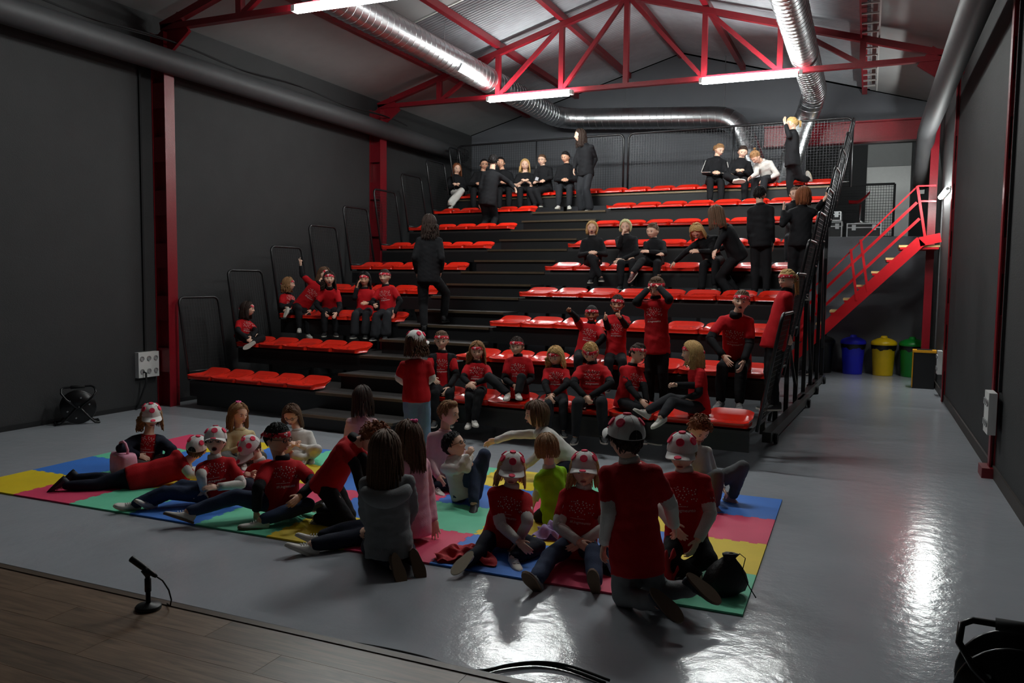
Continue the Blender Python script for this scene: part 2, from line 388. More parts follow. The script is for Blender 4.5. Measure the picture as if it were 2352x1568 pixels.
# ---- lamps
def tube_lamp(p, q, label, drop=.035, power=1.0):
    p, q = np.asarray(p, float), np.asarray(q, float); c = (p+q)/2
    t = empty('tube_lamp', c); tag(t, label, 'lamp', 'tube lamps')
    d = unit(q-p); L = np.linalg.norm(q-p)
    MB().beam(p-c+np.array([0, 0, .06]), q-c+np.array([0, 0, .06]), .04, .02).build('housing', M_WHITE, t)
    MB().tube([p-c+d*.04, q-c-d*.04], .045, 12).build('diffuser', M_LAMP, t)
    for e in (p-c, q-c): MB().beam(e-d*.015+np.array([0, 0, .015]), e+d*.04+np.array([0, 0, .015]), .105, .075).build('end_cap', M_WHITE, t)
ZL = 5.26
def lamp_pt(px, py): return at_z(px, py, ZL)
LA0 = lamp_pt(676, 24); LA1 = LA0+np.array([1.62, 0.02, 0])
tube_lamp(LA0, LA1, 'lit tube lamp over the floor at the upper left')
LB0, LB1 = lamp_pt(1116, 228), lamp_pt(1310, 213)
LB0[1] = LB1[1] = 14.1; tube_lamp(LB0, LB1, 'lit tube lamp in the middle below the far truss')
LC0, LC1 = lamp_pt(1607, 187), lamp_pt(1838, 171)
tube_lamp((LC0[0]-.05, LA0[1], ZL), (LC0[0]+1.57, LA0[1], ZL), 'lit tube lamp above the frame over the foot of the right block')
LC0[1] = LC1[1] = 14.1; tube_lamp(LC0, LC1, 'lit tube lamp right of the middle beside the bending duct')
def wall_lamp():
    p, q = np.array([XR-.06, 15.5, 3.50]), np.array([XR-.06, 17.0, 3.50]); c = (p+q)/2
    t = empty('tube_lamp', c); tag(t, 'short lit tube lamp on the right wall above the stairs', 'lamp', 'tube lamps')
    MB().box((.03, -.78, -.04), (.06, .78, .04)).build('housing', M_WHITE, t)
    MB().tube([(0, -.72, 0), (0, .72, 0)], .04, 12).build('diffuser', M_LAMP, t)
    for s in (-.75, .75): MB().tube([(0, s-.03, 0), (0, s+.03, 0)], .03, 12).build('end_cap', M_WHITE, t)
wall_lamp()
M_LAMP2 = mat('gallery_lamp_diffuser', (0.9, 0.9, 0.88), 0.4, noise=0, emit=LAMP*.35)
t = empty('tube_lamp', (.1, YB+1.2, 5.50)); tag(t, 'tube lamp in the gallery behind the red beam', 'lamp', 'tube lamps')
MB().tube([(-.7, 0, 0), (.7, 0, 0)], .04, 12).build('diffuser', M_LAMP2, t)
MB().box((-.75, -.03, .045), (.75, .03, .09)).build('housing', M_WHITE, t)
# ---- wall sockets
def socket_panel(o, nrm, u, label, rows=2, cols=3, w=.36, h=.36):
    t = empty('socket_panel', o); tag(t, label, 'socket panel'); n_, u_ = np.array(nrm, float), np.array(u, float); z = np.array([0, 0, 1.0])
    def slab(b, c, hw, hh, d0, d1):
        V = [c+u_*a*hw+z*k*hh+n_*d for d in (d0, d1) for a, k in ((-1,-1),(1,-1),(1,1),(-1,1))]
        b.add(V, [(0,3,2,1),(4,5,6,7),(0,1,5,4),(1,2,6,5),(2,3,7,6),(3,0,4,7)])
    b = MB(); slab(b, np.zeros(3), w/2, h/2, 0, .07); b.build('box', M_WHITE, t)
    A = np.column_stack([u_, z, n_]) if np.dot(np.cross(u_, z), n_) > 0 else np.column_stack([-u_, z, n_])
    for i in range(cols):
        for j in range(rows):
            c = u_*((i-(cols-1)/2)*w/cols)+z*((j-(rows-1)/2)*h/rows)+n_*.07
            MB().lathe([(.034, 0), (.034, .012), (.026, .012), (.022, .004)], 16, c, A).build('socket', mat('socket_grey', srgb(150, 150, 150), .5), t)
    return t
sp = at_x(334, 836, XL); t = socket_panel((XL, sp[1], sp[2]), (1, 0, 0), (0, 1, 0), 'white socket panel with a black plug on the left wall')
MB().tube([(.075, -.10, -.10), (.12, -.10, -.11), (.13, -.11, -.25), (.05, -.2, -.6), (.02, -.5, -1.0)], .014, 8).build('plug_cable', M_DARK, t)
sp2 = at_x(2284, 947, XR-.05); socket_panel((XR-.05, sp2[1], sp2[2]), (-1, 0, 0), (0, -1, 0), 'white socket panel on the right wall nearest the stage', w=.3, h=.4)
sp3 = at_x(2163, 832, XR); socket_panel((XR, sp3[1], sp3[2]), (-1, 0, 0), (0, -1, 0), 'white socket panel on the right wall behind the black bin', w=.25, h=.4)
cx = at_x(326, 500, XL)
tag(MB().box((XL, sp[1]-.03, sp[2]+.2), (XL+.03, sp[1]+.0, 4.9)).build('conduit', M_DARK), 'thin black conduit running up from the left socket panel', 'conduit')
tag(MB().box((XR-.03, 8.95, sp2[2]+.2), (XR, 8.99, 5.3)).build('conduit', M_DARK), 'thin black conduit beside the nearest column on the right wall', 'conduit')
tag(MB().box((XR-.02, 17.15, .5), (XR, 17.18, 3.5)).build('conduit', M_PIPE), 'grey conduit below the wall lamp', 'conduit')
# ---- stage
STY, STZ = 3.06, .20
M_PLANK = []
for i, c in enumerate(((122, 99, 80), (112, 92, 75), (130, 106, 86))):
    m = mat('laminate_%d' % i, srgb(*c), .38, noise=0, spec=.75)
    nt = m.node_tree; b = bsdf_link(m); tc = nt.nodes.new('ShaderNodeTexCoord'); mp = nt.nodes.new('ShaderNodeMapping'); mp.inputs['Scale'].default_value = (1.2, 14, 1)
    w = nt.nodes.new('ShaderNodeTexNoise'); w.inputs['Scale'].default_value = 2.5; w.inputs['Detail'].default_value = 6; w.inputs['Distortion'].default_value = 1.2
    nt.links.new(tc.outputs['Object'], mp.inputs[0]); nt.links.new(mp.outputs[0], w.inputs['Vector'])
    cr = nt.nodes.new('ShaderNodeValToRGB'); cc = srgb(*c)
    cr.color_ramp.elements[0].position = .3; cr.color_ramp.elements[0].color = (*[v*.55 for v in cc], 1); cr.color_ramp.elements[1].position = .7; cr.color_ramp.elements[1].color = (*[v*1.25 for v in cc], 1)
    nt.links.new(w.outputs['Fac'], cr.inputs[0]); nt.links.new(cr.outputs[0], b.inputs['Base Color']); M_PLANK.append(m)
st = MB().box((-8, -3.9, 0), (XR-.3, STY-.02, STZ-.014)).build('stage', M_DARK); struct(st, 'low stage with brown laminate boards')
pm = [MB().box((0, 0, 0), (1.278, .190, .012)).mesh('plank', m) for m in M_PLANK]
y = STY-.05-.192; r = 0
while y > -.3:
    x = -7.9+(r*.45 % 1.28)
    while x < XR-1.6:
        link('plank', pm[random.randrange(3)], st, (x, y, STZ-.013)); x += 1.28
    y -= .192; r += 1
for yy, nm in ((STY-.052, 'trim_4'), ):
    struct(MB().box((-8, yy, STZ-.012), (XR-.3, yy+.04, STZ+.004)).build(nm, mat('bronze_trim', srgb(92, 78, 66), .4, noise=.05)), 'bronze edging strip of the stage')
struct(MB().box((-8, STY-.012, 0), (XR-.3, STY-.002, STZ+.002)).build('trim_5', M_BLACKM), 'black front edge of the stage')
# ================================================================== the grandstand
GX0, GXA, GXB, GX1 = -9.34, -7.04, -5.44, -1.47
M_SEAT = mat('red_seat_plastic', srgb(224, 40, 22), 0.22, noise=0.03, nscale=8, coat=0.3)
M_DECK = mat('deck_black_board', srgb(46, 43, 42), 0.55, noise=0.15, nscale=10)
M_FASC = mat('fascia_black', srgb(24, 24, 26), 0.45, noise=0.1)
M_NOSE = mat('nosing_metal', srgb(120, 104, 84), 0.35, metal=0.7, noise=0.1)
GS = empty('grandstand', tuple(B(0, 0, 0)), PHI); tag(GS, 'black telescopic bleachers with rows of red plastic seats and mesh guard panels', 'bleachers')
def gpart(b, name, m, parent=GS, smooth=False): return b.build(name, m, parent, smooth)
GD9 = 0.62                                        # depth of the top deck
for n in range(1, 10):
    y, z = RY(n), RZ(n); d = ROWD+.10 if n < 9 else GD9
    gpart(MB().box((GX0, y+.02, z-.035), (GX1, y+d, z)), 'deck', M_DECK)
    gpart(MB().box((GX0, y+.02, z-.22), (GX1, y+.06, z-.035)), 'fascia', M_FASC)
    gpart(MB().box((GXA+.02 if n < 9 else GX0, y, z-.03), (GXB-.02 if n < 9 else GX1, y+.03, z+.004)), 'nosing', M_NOSE)
    if n < 9:
        gpart(MB().box((GXA+.03, y-ROWD/2, z-ROWR/2-.035), (GXB-.03, y+.02, z-ROWR/2)), 'step', M_DECK)
        gpart(MB().box((GXA+.03, y-ROWD/2-.02, z-ROWR/2-.03), (GXB-.03, y-ROWD/2+.012, z-ROWR/2+.003)), 'step_nosing', M_NOSE)
        gpart(MB().box((GXA+.05, y-ROWD/2+.02, z-ROWR-.0), (GXB-.05, y-ROWD/2+.05, z-ROWR/2-.035)), 'step_riser', M_FASC)
# seats
def seat_mesh(w):
    b = MB(); nu, nv = 11, 9; D = .40
    def top(u, v):
        au = abs(u); x = u*w/2*(1-.05*max(0, v-.6)/.4)
        yy = v*D
        z = .055-.018*math.exp(-((v-.45)/.25)**2)*(1-au**4)
        bk = max(0.0, (v-.62)/.38); z += .085*bk**1.6*(1-.35*au**6)
        z += .014*au**6*(1-bk)
        if v == 0: z -= .008
        return (x, yy, z)
    T = [top(-1+2*i/(nu-1), j/(nv-1)) for j in range(nv) for i in range(nu)]
    b.grid(T, nu, nv)
    # front lip, sides, back, underside
    def drop(p, dz): return (p[0], p[1], p[2]-dz)
    rim = [T[i] for i in range(nu)]+[T[j*nu+nu-1] for j in range(1, nv)]+[T[(nv-1)*nu+i] for i in range(nu-2, -1, -1)]+[T[j*nu] for j in range(nv-2, 0, -1)]
    low = []
    for p in rim:
        k = .965; low.append((p[0]*k, .012+p[1]*.96, min(p[2]-.03, .0) if p[1] < .3 else p[2]-.03))
    n = len(rim); V = rim+low
    F = [((i+1) % n, i, n+i, n+(i+1) % n) for i in range(n)]; F.append(tuple(n+i for i in range(n)))
    b.add(V, F)
    return b.mesh('seat', [M_SEAT], True)
SW = {.46: seat_mesh(.448), .4966: seat_mesh(.484), .533: seat_mesh(.51)}
M_BRK = mat('seat_bracket', srgb(40, 40, 42), .4)
brk = MB().box((-.02, .06, -.05), (.02, .30, .0)).mesh('bracket', M_BRK)
for n in range(1, 10):
    xs = [(GX0+.46*(i+.5), .46) for i in range(5)]+[(GXB+.4966*(i+.5), .4966) for i in range(8)]
    if n == 9: xs += [(GXA+.533*(i+.5), .533) for i in range(3)]
    for x, w in xs:
        link('seat', SW[w], GS, (x, RY(n)-.03, RZ(n)+.03))
    gpart(MB().box((GX0+.05, RY(n)+.1, RZ(n)), (GXA-.05 if n < 9 else GX1-.05, RY(n)+.16, RZ(n)+.04)), 'seat_rail', M_BRK)
    if n < 9: gpart(MB().box((GXB+.05, RY(n)+.1, RZ(n)), (GX1-.05, RY(n)+.16, RZ(n)+.04)), 'seat_rail', M_BRK)
# guard panels, leaning outwards
def guard(depth_, height, lean, base=0.0):
    r = .09; f = MB()
    L = lambda y, z: np.array([lean*z/height, y, z])
    pts = [L(0, base), L(0, height-r)]
    pts += [L(r-r*math.cos(a), height-r+r*math.sin(a)) for a in np.linspace(.2, math.pi/2, 5)]
    pts += [L(depth_-r+r*math.sin(a), height-r+r*math.cos(a)) for a in np.linspace(0, math.pi/2, 6)]
    pts += [L(depth_, base)]
    f.tube(pts, .019, 8); f.tube([L(0, .12), L(depth_, .12)], .014, 8)
    w = MB(); k = int((depth_-.03)/.05)
    for i in range(1, k+1):
        y = depth_*i/(k+1); w.beam(L(y, .12), L(y, height-.02), .004, .004, up=(0, 1, 0))
    k = int((height-.2)/.05)
    for i in range(1, k+1):
        z = .12+(height-.14)*i/(k+1); w.beam(L(0, z), L(depth_, z), .004, .004)
    return f, w
M_WIRE = mat('guard_wire', srgb(52, 52, 54), .4, metal=.5)
for lean, gx in ((-.19, GX0-.03), (.21, GX1+.07)):
    f, w = guard(.74, 1.19, lean); fm, wm = f.mesh('guard_panel', M_BLACKM, True), w.mesh('wire_infill', M_WIRE)
    f9, w9 = guard(.42, 1.19, lean); fm9, wm9 = f9.mesh('guard_panel', M_BLACKM, True), w9.mesh('wire_infill', M_WIRE)
    for n in range(1, 10):
        g = link('guard_panel', fm if n < 9 else fm9, GS, (gx, RY(n)+.04, RZ(n)))
        tag(link('wire_infill', wm if n < 9 else wm9, g), kind='stuff')
# rear railing in two frames
def rear(x0, x1, y, z, h):
    r = .12; f = MB(); P = lambda x, zz: np.array([x, y, zz])
    pts = [P(x0, z), P(x0, z+h-r)]+[P(x0+r-r*math.cos(a), z+h-r+r*math.sin(a)) for a in np.linspace(.2, math.pi/2, 5)]
    pts += [P(x1-r+r*math.sin(a), z+h-r+r*math.cos(a)) for a in np.linspace(0, math.pi/2, 6)]+[P(x1, z)]
    f.tube(pts, .022, 8); f.tube([P(x0, z+.1), P(x1, z+.1)], .015, 8)
    f.tube([P((x0+x1)/2, z), P((x0+x1)/2, z+h)], .018, 8)
    o = gpart(f, 'rear_railing', M_BLACKM, smooth=True)
    w = MB(); k = int((x1-x0)/.055)
    for i in range(1, k): x = x0+(x1-x0)*i/k; w.beam(P(x, z+.1), P(x, z+h-.01), .005, .005, up=(0, 1, 0))
    k = int((h-.1)/.05)
    for i in range(1, k): zz = z+.1+(h-.1)*i/k; w.beam(P(x0, zz), P(x1, zz), .004, .004)
    tag(w.build('wire_infill', M_WIRE, o), kind='stuff')
YR_ = RY(9)+.52
rear(-9.62, -5.62, YR_, RZ(9)+.02, 1.26); rear(-5.52, -1.22, YR_, RZ(9)+.02, 1.26)
# undercarriage on both sides: posts, braces, wheeled base beams
for sx in (GX1-.12, GX0+.12):
    for n in range(2, 10):
        y = RY(n)+.62 if n < 9 else RY(n)+.5
        gpart(MB().box((sx-.03, y-.03, .10), (sx+.03, y+.03, RZ(n)-.04)), 'post', M_BLACKM)
        if n % 2 == 0 and n < 9: gpart(MB().beam((sx, y, RZ(n)-.5), (sx, y+ROWD, .35), .04, .04), 'brace', M_BLACKM)
    for y0, y1, xo in ((9.6, 13.3, .10), (12.6, 15.0, .04), (14.6, 16.6, .0)):
        gpart(MB().box((sx-.06+xo, y0, .05), (sx+.04+xo, y1, .17)), 'base_beam', M_BLACKM)
        for k in (y0+.25, y1-.25):
            gpart(MB().lathe([(.06, -.02), (.065, 0), (.06, .02)], 16, (sx+.06+xo, k, .065), np.array([[0, 0, 1.], [1, 0, 0], [0, 1, 0]])), 'wheel', M_DARK)
for x in (-6.9, -5.6, -3.5):
    for n in (3, 5, 7, 9):
        y = RY(n)+.5; gpart(MB().box((x-.03, y-.03, 0), (x+.03, y+.03, RZ(n)-.04)), 'post', M_BLACKM)
gpart(MB().box((GX0+.05, RY(1)+.10, 0.03), (GXB+.4, RY(1)+.13, RZ(1)-.2)), 'skirt_board', M_FASC)
# ================================================================== things about the hall
# ---- play mat of interlocking foam tiles
MX, MY, MT, MA = -7.27, 4.54, .67, .012
PMAT = empty('play_mat', (MX, MY, 0), MA); tag(PMAT, 'foam play mat of interlocking coloured tiles on the grey floor', 'mat')
def foam(nm, c):
    m = mat('foam_'+nm, srgb(*c), .65, noise=.04, nscale=6); nt = m.node_tree; b = bsdf_link(m)
    tc = nt.nodes.new('ShaderNodeTexCoord'); ck = nt.nodes.new('ShaderNodeTexBrick'); mp = nt.nodes.new('ShaderNodeMapping'); mp.inputs['Rotation'].default_value = (0, 0, .785)
    ck.inputs['Scale'].default_value = 28; ck.inputs['Mortar Size'].default_value = .06; ck.inputs['Color1'].default_value = (1, 1, 1, 1); ck.inputs['Color2'].default_value = (.8, .8, .8, 1)
    nt.links.new(tc.outputs['Object'], mp.inputs[0]); nt.links.new(mp.outputs[0], ck.inputs['Vector'])
    bp = nt.nodes.new('ShaderNodeBump'); bp.inputs['Strength'].default_value = .35; bp.inputs['Distance'].default_value = .004
    nt.links.new(ck.outputs['Color'], bp.inputs['Height']); nt.links.new(bp.outputs['Normal'], b.inputs['Normal']); return m
FC = {'Y': foam('yellow', (236, 205, 20)), 'B': foam('blue', (56, 122, 214)), 'G': foam('green', (104, 206, 164)), 'P': foam('pink', (226, 62, 104))}
COLS = ['YBGP', 'PGBY', 'GYPB', 'BPYG', 'GPBY', 'YBPG', 'PGBY', 'BYPG', 'PBYG', 'GYPB']
NT = 11
def edge_pts(horizontal, i, j, rnd):
    # shared zigzag between tiles: straight on the outer border
    outer = (horizontal and (j == 0 or j == 4)) or ((not horizontal) and (i == 0 or i == 10))
    P = []
    for k in range(NT*2+1):
        t = k/(NT*2); a = 0 if outer or k in (0, NT*2) else (.010 if (k//2) % 2 == 0 else -.010)
        if not outer and k not in (0, NT*2):
            pass
        P.append((t, a))
    Q = []
    for (t0, a0), (t1, a1) in zip(P[:-1], P[1:]):
        Q.append((t0, a0))
        if a0 != a1: Q.append((t1-.004, a0)); Q.append((t1-.0039, a1))
    Q.append(P[-1])
    if horizontal: return [((i+t)*MT, j*MT+a) for t, a in Q]
    return [(i*MT+a, (j+t)*MT) for t, a in Q]
for i in range(10):
    for j in range(4):
        poly = edge_pts(True, i, j, 0)[:-1]+edge_pts(False, i+1, j, 0)[:-1]+edge_pts(True, i, j+1, 0)[::-1][:-1]+edge_pts(False, i, j, 0)[::-1][:-1]
        c = np.array([(i+.5)*MT, (j+.5)*MT]); pl = [((x-c[0])*.997, (y-c[1])*.997) for x, y in poly]
        o = MB().prism(pl, .0015, .014).build('tile', FC[COLS[i][j]], PMAT); o.location = (c[0], c[1], 0)
# ---- bins
def round_bin(px, py, col, label, nm, r=.235):
    p = at_z(px, py, 0.0); p[1] = min(p[1]+r, YB-r-.06); t = empty('recycling_bin', (p[0], p[1], 0)); tag(t, label, 'bin', 'lidded recycling bins')
    m = mat('bin_'+nm, srgb(*col), .38, noise=.03)
    MB().lathe([(r*.80, 0), (r*.82, .02), (r*.98, .62), (r*1.02, .63), (r*1.02, .66), (r*.95, .66), (r*.9, .6)], 28).build('body', m, t, True)
    MB().lathe([(r*1.06, .635), (r*1.09, .65), (r*1.07, .69), (r*.95, .725), (r*.6, .765), (r*.28, .785), (r*.27, .81), (r*.20, .825), (.01, .825)], 28).build('lid', m, t, True)
    b = MB(); V = []; n = 40
    for k, (z, rr) in enumerate(((.545, .99), (.57, 1.03), (.61, 1.05), (.645, 1.06))):
        for j in range(n):
            g = 2*math.pi*j/n; w = (.018*math.sin(5*g+1)+.012*math.sin(11*g)) if k == 0 else .01*math.sin(9*g+k)
            V.append((r*rr*math.cos(g), r*rr*math.sin(g), z+w))
    b.grid(V, n, 4, wrap=True).build('bin_bag', mat('black_bag', srgb(16, 16, 17), .28, noise=.1, bump=.4, bscale=25), t, True)
round_bin(1957, 858, (34, 40, 214), 'blue plastic recycling bin with a domed lid', 'blue')
round_bin(2027, 862, (236, 196, 10), 'yellow plastic recycling bin with a domed lid', 'yellow')
round_bin(2092, 865, (12, 132, 44), 'green plastic recycling bin with a domed lid', 'green')
round_bin(1888, 855, (22, 24, 26), 'black round bin left of the blue one', 'black', .22)
p = at_z(2129, 893, 0); t = empty('pedal_bin', (p[0]-.06, p[1]+.16, 0)); tag(t, 'tall black rectangular bin with a yellow lid rim in front of the green one', 'bin')
MB().prism([(-.19, -.15), (.17, -.17), (.19, .15), (-.17, .17)], 0, .66).build('body', mat('bin_slate', srgb(20, 20, 22), .5), t)
MB().prism([(-.20, -.155), (-.185, -.175), (-.17, .17), (-.19, .175)], 0.02, .67).build('side_panel', mat('bin_amber', srgb(226, 158, 22), .45), t)
lid = MB().prism([(-.205, -.17), (.185, -.19), (.205, .165), (-.19, .185)], .66, .70).build('lid', MATS['bin_amber'], t)
MB().prism([(-.13, -.10), (.12, -.11), (.13, .12), (-.12, .13)], .701, .712).build('flap', MATS['bin_slate'], lid)
# ---- stairs to the gallery
ST = empty('stairs', (0, 17.2, 0)); tag(ST, 'red steel stairs with wooden treads rising to the gallery', 'stairs')
YS0, YS1 = 17.0, 17.9
def sy(px, py, Y=YS0): q = at_y(px, py, Y); return np.array([q[0], q[1]-17.2, q[2]])
ta, tb = sy(2116, 553), sy(1800, 838)
slope = (ta[2]-tb[2])/(ta[0]-tb[0])
for Y in (YS0, YS1):
    dy = Y-YS0
    lo = np.array([tb[0], tb[1]+dy, tb[2]])
    zz = lo[2]; lo2 = lo-np.array([(zz-.05)/slope, 0, zz-.05])
    MB().beam(lo2, ta+np.array([0, dy, 0]), .05, .20).build('stringer', M_REDS, ST)
MB().beam(ta+np.array([-.03, 0, -.02]), np.array([XR-.02, ta[1], ta[2]+.06]), .05, .17).build('landing_beam', M_REDS, ST)
M_TREAD = mat('tread_pine', srgb(222, 184, 120), .5, noise=.12, nscale=18)
steps = [(2065, 565), (2034, 594), (2001, 625), (1967, 656), (1936, 687), (1905, 715), (1873, 744)]
M_REDD = M_RED
for k, (px, py) in enumerate(steps):
    q = sy(px, py); w = .30 if k else XR-.02-q[0]
    MB().box((q[0], q[1]+.03, q[2]-.02), (q[0]+w, q[1]+.87, q[2]+.02)).build('tread', M_TREAD, ST)
    MB().box((q[0]+.02, q[1]+.03, q[2]-.06), (q[0]+w-.02, q[1]+.85, q[2]-.022)).build('tread_angle', M_REDS, ST)
rail_top = [sy(2110, 427), sy(1980, 553), sy(1820, 708)]
for (pa, pb), w in ((((2108, 427), (1800, 727)), .025), (((2106, 465), (1800, 752)), .05), (((2112, 502), (1800, 788)), .05)):
    MB().beam(sy(*pa), sy(*pb), w, w).build('handrail' if w < .03 else 'rail_bar', M_REDS, ST)
MB().beam(sy(2108, 427), sy(2150, 426)+np.array([.0, 0, 0]), .025, .025).build('handrail', M_REDS, ST)
MB().beam(sy(2114, 462), sy(2150, 462), .03, .03).build('rail_bar', M_REDS, ST)
for pa, pb in (((2107, 427), (2125, 548)), ((1977, 550), (1993, 668)), ((1954, 572), (1968, 690)), ((1870, 655), (1884, 770))):
    MB().beam(sy(*pa), sy(*pb), .045, .06, up=(0, 1, 0)).build('baluster', M_REDS, ST)
# ---- gallery: mesh screen, flight cases, stool
YG = YB+1.3
def gy(px, py, Y=YG): return at_y(px, py, Y)
a, b_ = gy(1992, 424), gy(2050, 541); zt = a[2]
gsr = empty('mesh_screen', (a[0], YG, OPZ0)); tag(gsr, 'black framed mesh screen standing in the gallery', 'screen')
Wg = b_[0]-a[0]
f = MB(); x0 = -1.0
for p_, q_ in (((x0, 0, zt-OPZ0), (Wg, 0, zt-OPZ0)), ((Wg, 0, 0), (Wg, 0, zt-OPZ0)), ((x0, 0, .06), (Wg, 0, .06)), ((x0, 0, 0), (x0, 0, zt-OPZ0))): f.beam(p_, q_, .05, .05, up=(0, 1, 0))
f.build('frame', M_DARK, gsr)
f = MB()
for i in range(1, 28): x = x0+(Wg-x0)*i/28; f.beam((x, 0, .06), (x, 0, zt-OPZ0), .008, .008, up=(0, 1, 0))
for i in range(1, 20): z = (zt-OPZ0)*i/20; f.beam((x0, 0, z), (Wg, 0, z), .008, .008)
tag(f.build('mesh_infill', M_DARK, gsr), kind='stuff')
M_CASE = mat('case_black', srgb(28, 28, 30), .6); M_ALU = mat('case_aluminium', srgb(190, 192, 194), .35, metal=.8, noise=.05)
def flight_case(x0, x1, z0, z1, yc, label):
    t = empty('flight_case', ((x0+x1)/2, yc, z0)); tag(t, label, 'flight case'); w, h, d = (x1-x0)/2, z1-z0, .28
    zl = h*.72
    MB().box((-w+.01, -d+.01, .02), (w-.01, d-.01, zl)).build('body', M_CASE, t); MB().box((-w+.01, -d+.01, zl+.01), (w-.01, d-.01, h-.01)).build('lid', M_CASE, t)
    e = MB()
    for sx in (-w, w):
        for sy_ in (-d, d): e.beam((sx, sy_, 0), (sx, sy_, h), .025, .025)
    for z in (.01, zl, h): 
        for sy_ in (-d, d): e.beam((-w, sy_, z), (w, sy_, z), .022, .022)
        for sx in (-w, w): e.beam((sx, -d, z), (sx, d, z), .022, .022)
    e.build('edge_profile', M_ALU, t)
    for s in (-.6, .6): MB().box((w*s-.04, -d-.02, zl-.06), (w*s+.04, -d-.012, zl+.06)).build('latch', M_ALU, t)
YC = YB+.62; YG2 = YB+.33
c0, c1 = gy(1945, 541, YG2), gy(2024, 508, YG2); flight_case(c0[0], c1[0], OPZ0, c1[2]-c0[2]+OPZ0, YC, 'black flight case with aluminium edges under the red stool')
c0, c1 = gy(1880, 541, YG2), gy(1934, 504, YG2); flight_case(c0[0], c1[0], OPZ0, OPZ0+(c1[2]-c0[2]), YC, 'black flight case left of the one carrying the stool')
c2 = gy(1930, 481, YG2); flight_case(c1[0]-.45, c1[0]-.03, OPZ0+(c1[2]-c0[2])+.024, OPZ0+(c2[2]-c0[2]), YC, 'small flight case stacked on the left flight case')
q = gy(1975, 508, YC); sz = c1[2]
stz = OPZ0+gy(1945, 508, YG2)[2]-gy(1945, 541, YG2)[2]+.012
t = empty('bar_stool', (q[0], YC, stz)); tag(t, 'red shell bar stool standing on a flight case', 'stool')
MB().lathe([(.17, 0), (.17, .012), (.05, .03), (.022, .08), (.022, .42)], 24).build('pedestal', M_GALV, t, True)
b = MB(); V = []
for j in range(9):
    v = j/8
    for i in range(9):
        u = -1+i/4; w = .20*(1-.1*v); zz = .44+(.0 if v < .5 else ((v-.5)/.5)**1.5*.22)+.05*u*u*(1-.4*v)
        xx = -.24+.36*v; V.append((xx+(.06*((v-.5)/.5) if v > .5 else 0), u*w, zz))
b.grid(V, 9, 9); V2 = [(x, y, z-.015) for x, y, z in V]; b.grid(V2, 9, 9)
b.build('seat_shell', M_REDS, t, True)
# light switch beside the stairs
q = at_y(2117, 439, YB+2.95); tag(MB().box((q[0]-.06, YB+2.97, q[2]-.06), (q[0]+.06, YB+2.998, q[2]+.06)).build('wall_switch', M_WHITE), 'pale square switch plate beside the top of the stairs', 'switch')
# ---- black drums: cable reels
def reel(loc, rz, s, label):
    t = empty('cable_reel', loc, rz); tag(t, label, 'cable reel'); t.scale = (s, s, s)
    A = np.array([[0, 0, 1.], [1, 0, 0], [0, 1, 0]])        # axis along x
    A = np.array([[1, 0, 0], [0, 0, 1.], [0, -1, 0]])       # axis along y
    for y0 in (-.10, .08):
        d = MB().lathe([(.05, y0), (.20, y0), (.205, y0+.01), (.20, y0+.02), (.05, y0+.02)], 32, (0, 0, .21), A).build('flange', mat('reel_black', srgb(14, 14, 16), .3), t, True)
        if y0 < 0:
            for k in range(6):
                g = k*math.pi/3+.3; MB().lathe([(.011, 0), (.011, .008), (.004, .010)], 10, (.13*math.cos(g), y0, .21+.13*math.sin(g)), -A@np.diag([1, -1, 1.])).build('rivet', M_GALV, d)
    MB().lathe([(.12, -.08), (.13, -.05), (.135, 0), (.13, .05), (.12, .08)], 28, (0, 0, .21), A).build('wound_cable', M_DARK, t, True)
    fr = MB()
    for y0 in (-.125, .125):
        fr.tube([(-.26, y0, .015), (-.20, y0, .02), (-.14, y0, .08), (-.02, y0, .21), (.02, y0, .21), (.13, y0, .07), (.18, y0, .02), (.23, y0, .015)], .013, 8)
    fr.tube([(-.02, -.13, .21), (-.14, -.13, .33), (-.19, -.10, .40), (-.185, -.05, .45), (-.15, -.03, .465), (.15, -.03, .475), (.19, -.05, .455), (.20, -.10, .40), (.15, -.13, .33), (.02, -.13, .21)], .013, 8)
    for x, z in ((-.26, .015), (.23, .015)): fr.tube([(x, -.125, z), (x, .125, z)], .013, 8)
    fr.tube([(0, -.125, .21), (0, .125, .21)], .02, 10)
    fr.build('stand', MATS['reel_black'], t, True)
    MB().tube([(-.08, -.03, .467), (.08, -.03, .473)], .022, 12).build('grip', M_DARK, t, True)
p = at_z(166, 972, 0); reel((p[0]+.05, p[1]+.05, 0), .95, 1.0, 'black cable reel on its stand by the left wall')
p = at_d(2300, 1480, 3.55); reel((.62, 3.72, 0), -.12, 1.12, 'black cable reel cut off at the lower right corner')
# ---- microphone on table stand
p = at_z(341, 1397, STZ)
t = empty('microphone_stand', (p[0], p[1], STZ)); tag(t, 'black microphone on a short round-based table stand at the stage edge', 'microphone')
M_MIC = mat('mic_black', srgb(18, 17, 18), .45)
MB().lathe([(.062, 0), (.064, .012), (.058, .02), (.02, .026), (.014, .03)], 28).build('base', M_MIC, t, True)
MB().lathe([(.012, .02), (.012, .09), (.016, .09), (.016, .155), (.012, .158), (.012, .175)], 16).build('pole', M_MIC, t, True)
rr_, uu_ = CR, np.array([0, 0, 1.0])
m0 = rr_*.045+uu_*.165; m1 = -rr_*.085+uu_*.262
b = MB(); dd = m1-m0; b.tube([m0, m0+dd*.1, m0+dd*.45, m0+dd*.55, m0+dd*.97, m1], [.008, .012, .015, .017, .017, .012], 14); b.build('microphone', M_MIC, t, True)
b = MB().tube([m0+dd*.25-uu_*.02, m0+dd*.48-uu_*.005], .021, 12).build('clip', M_MIC, t, True)
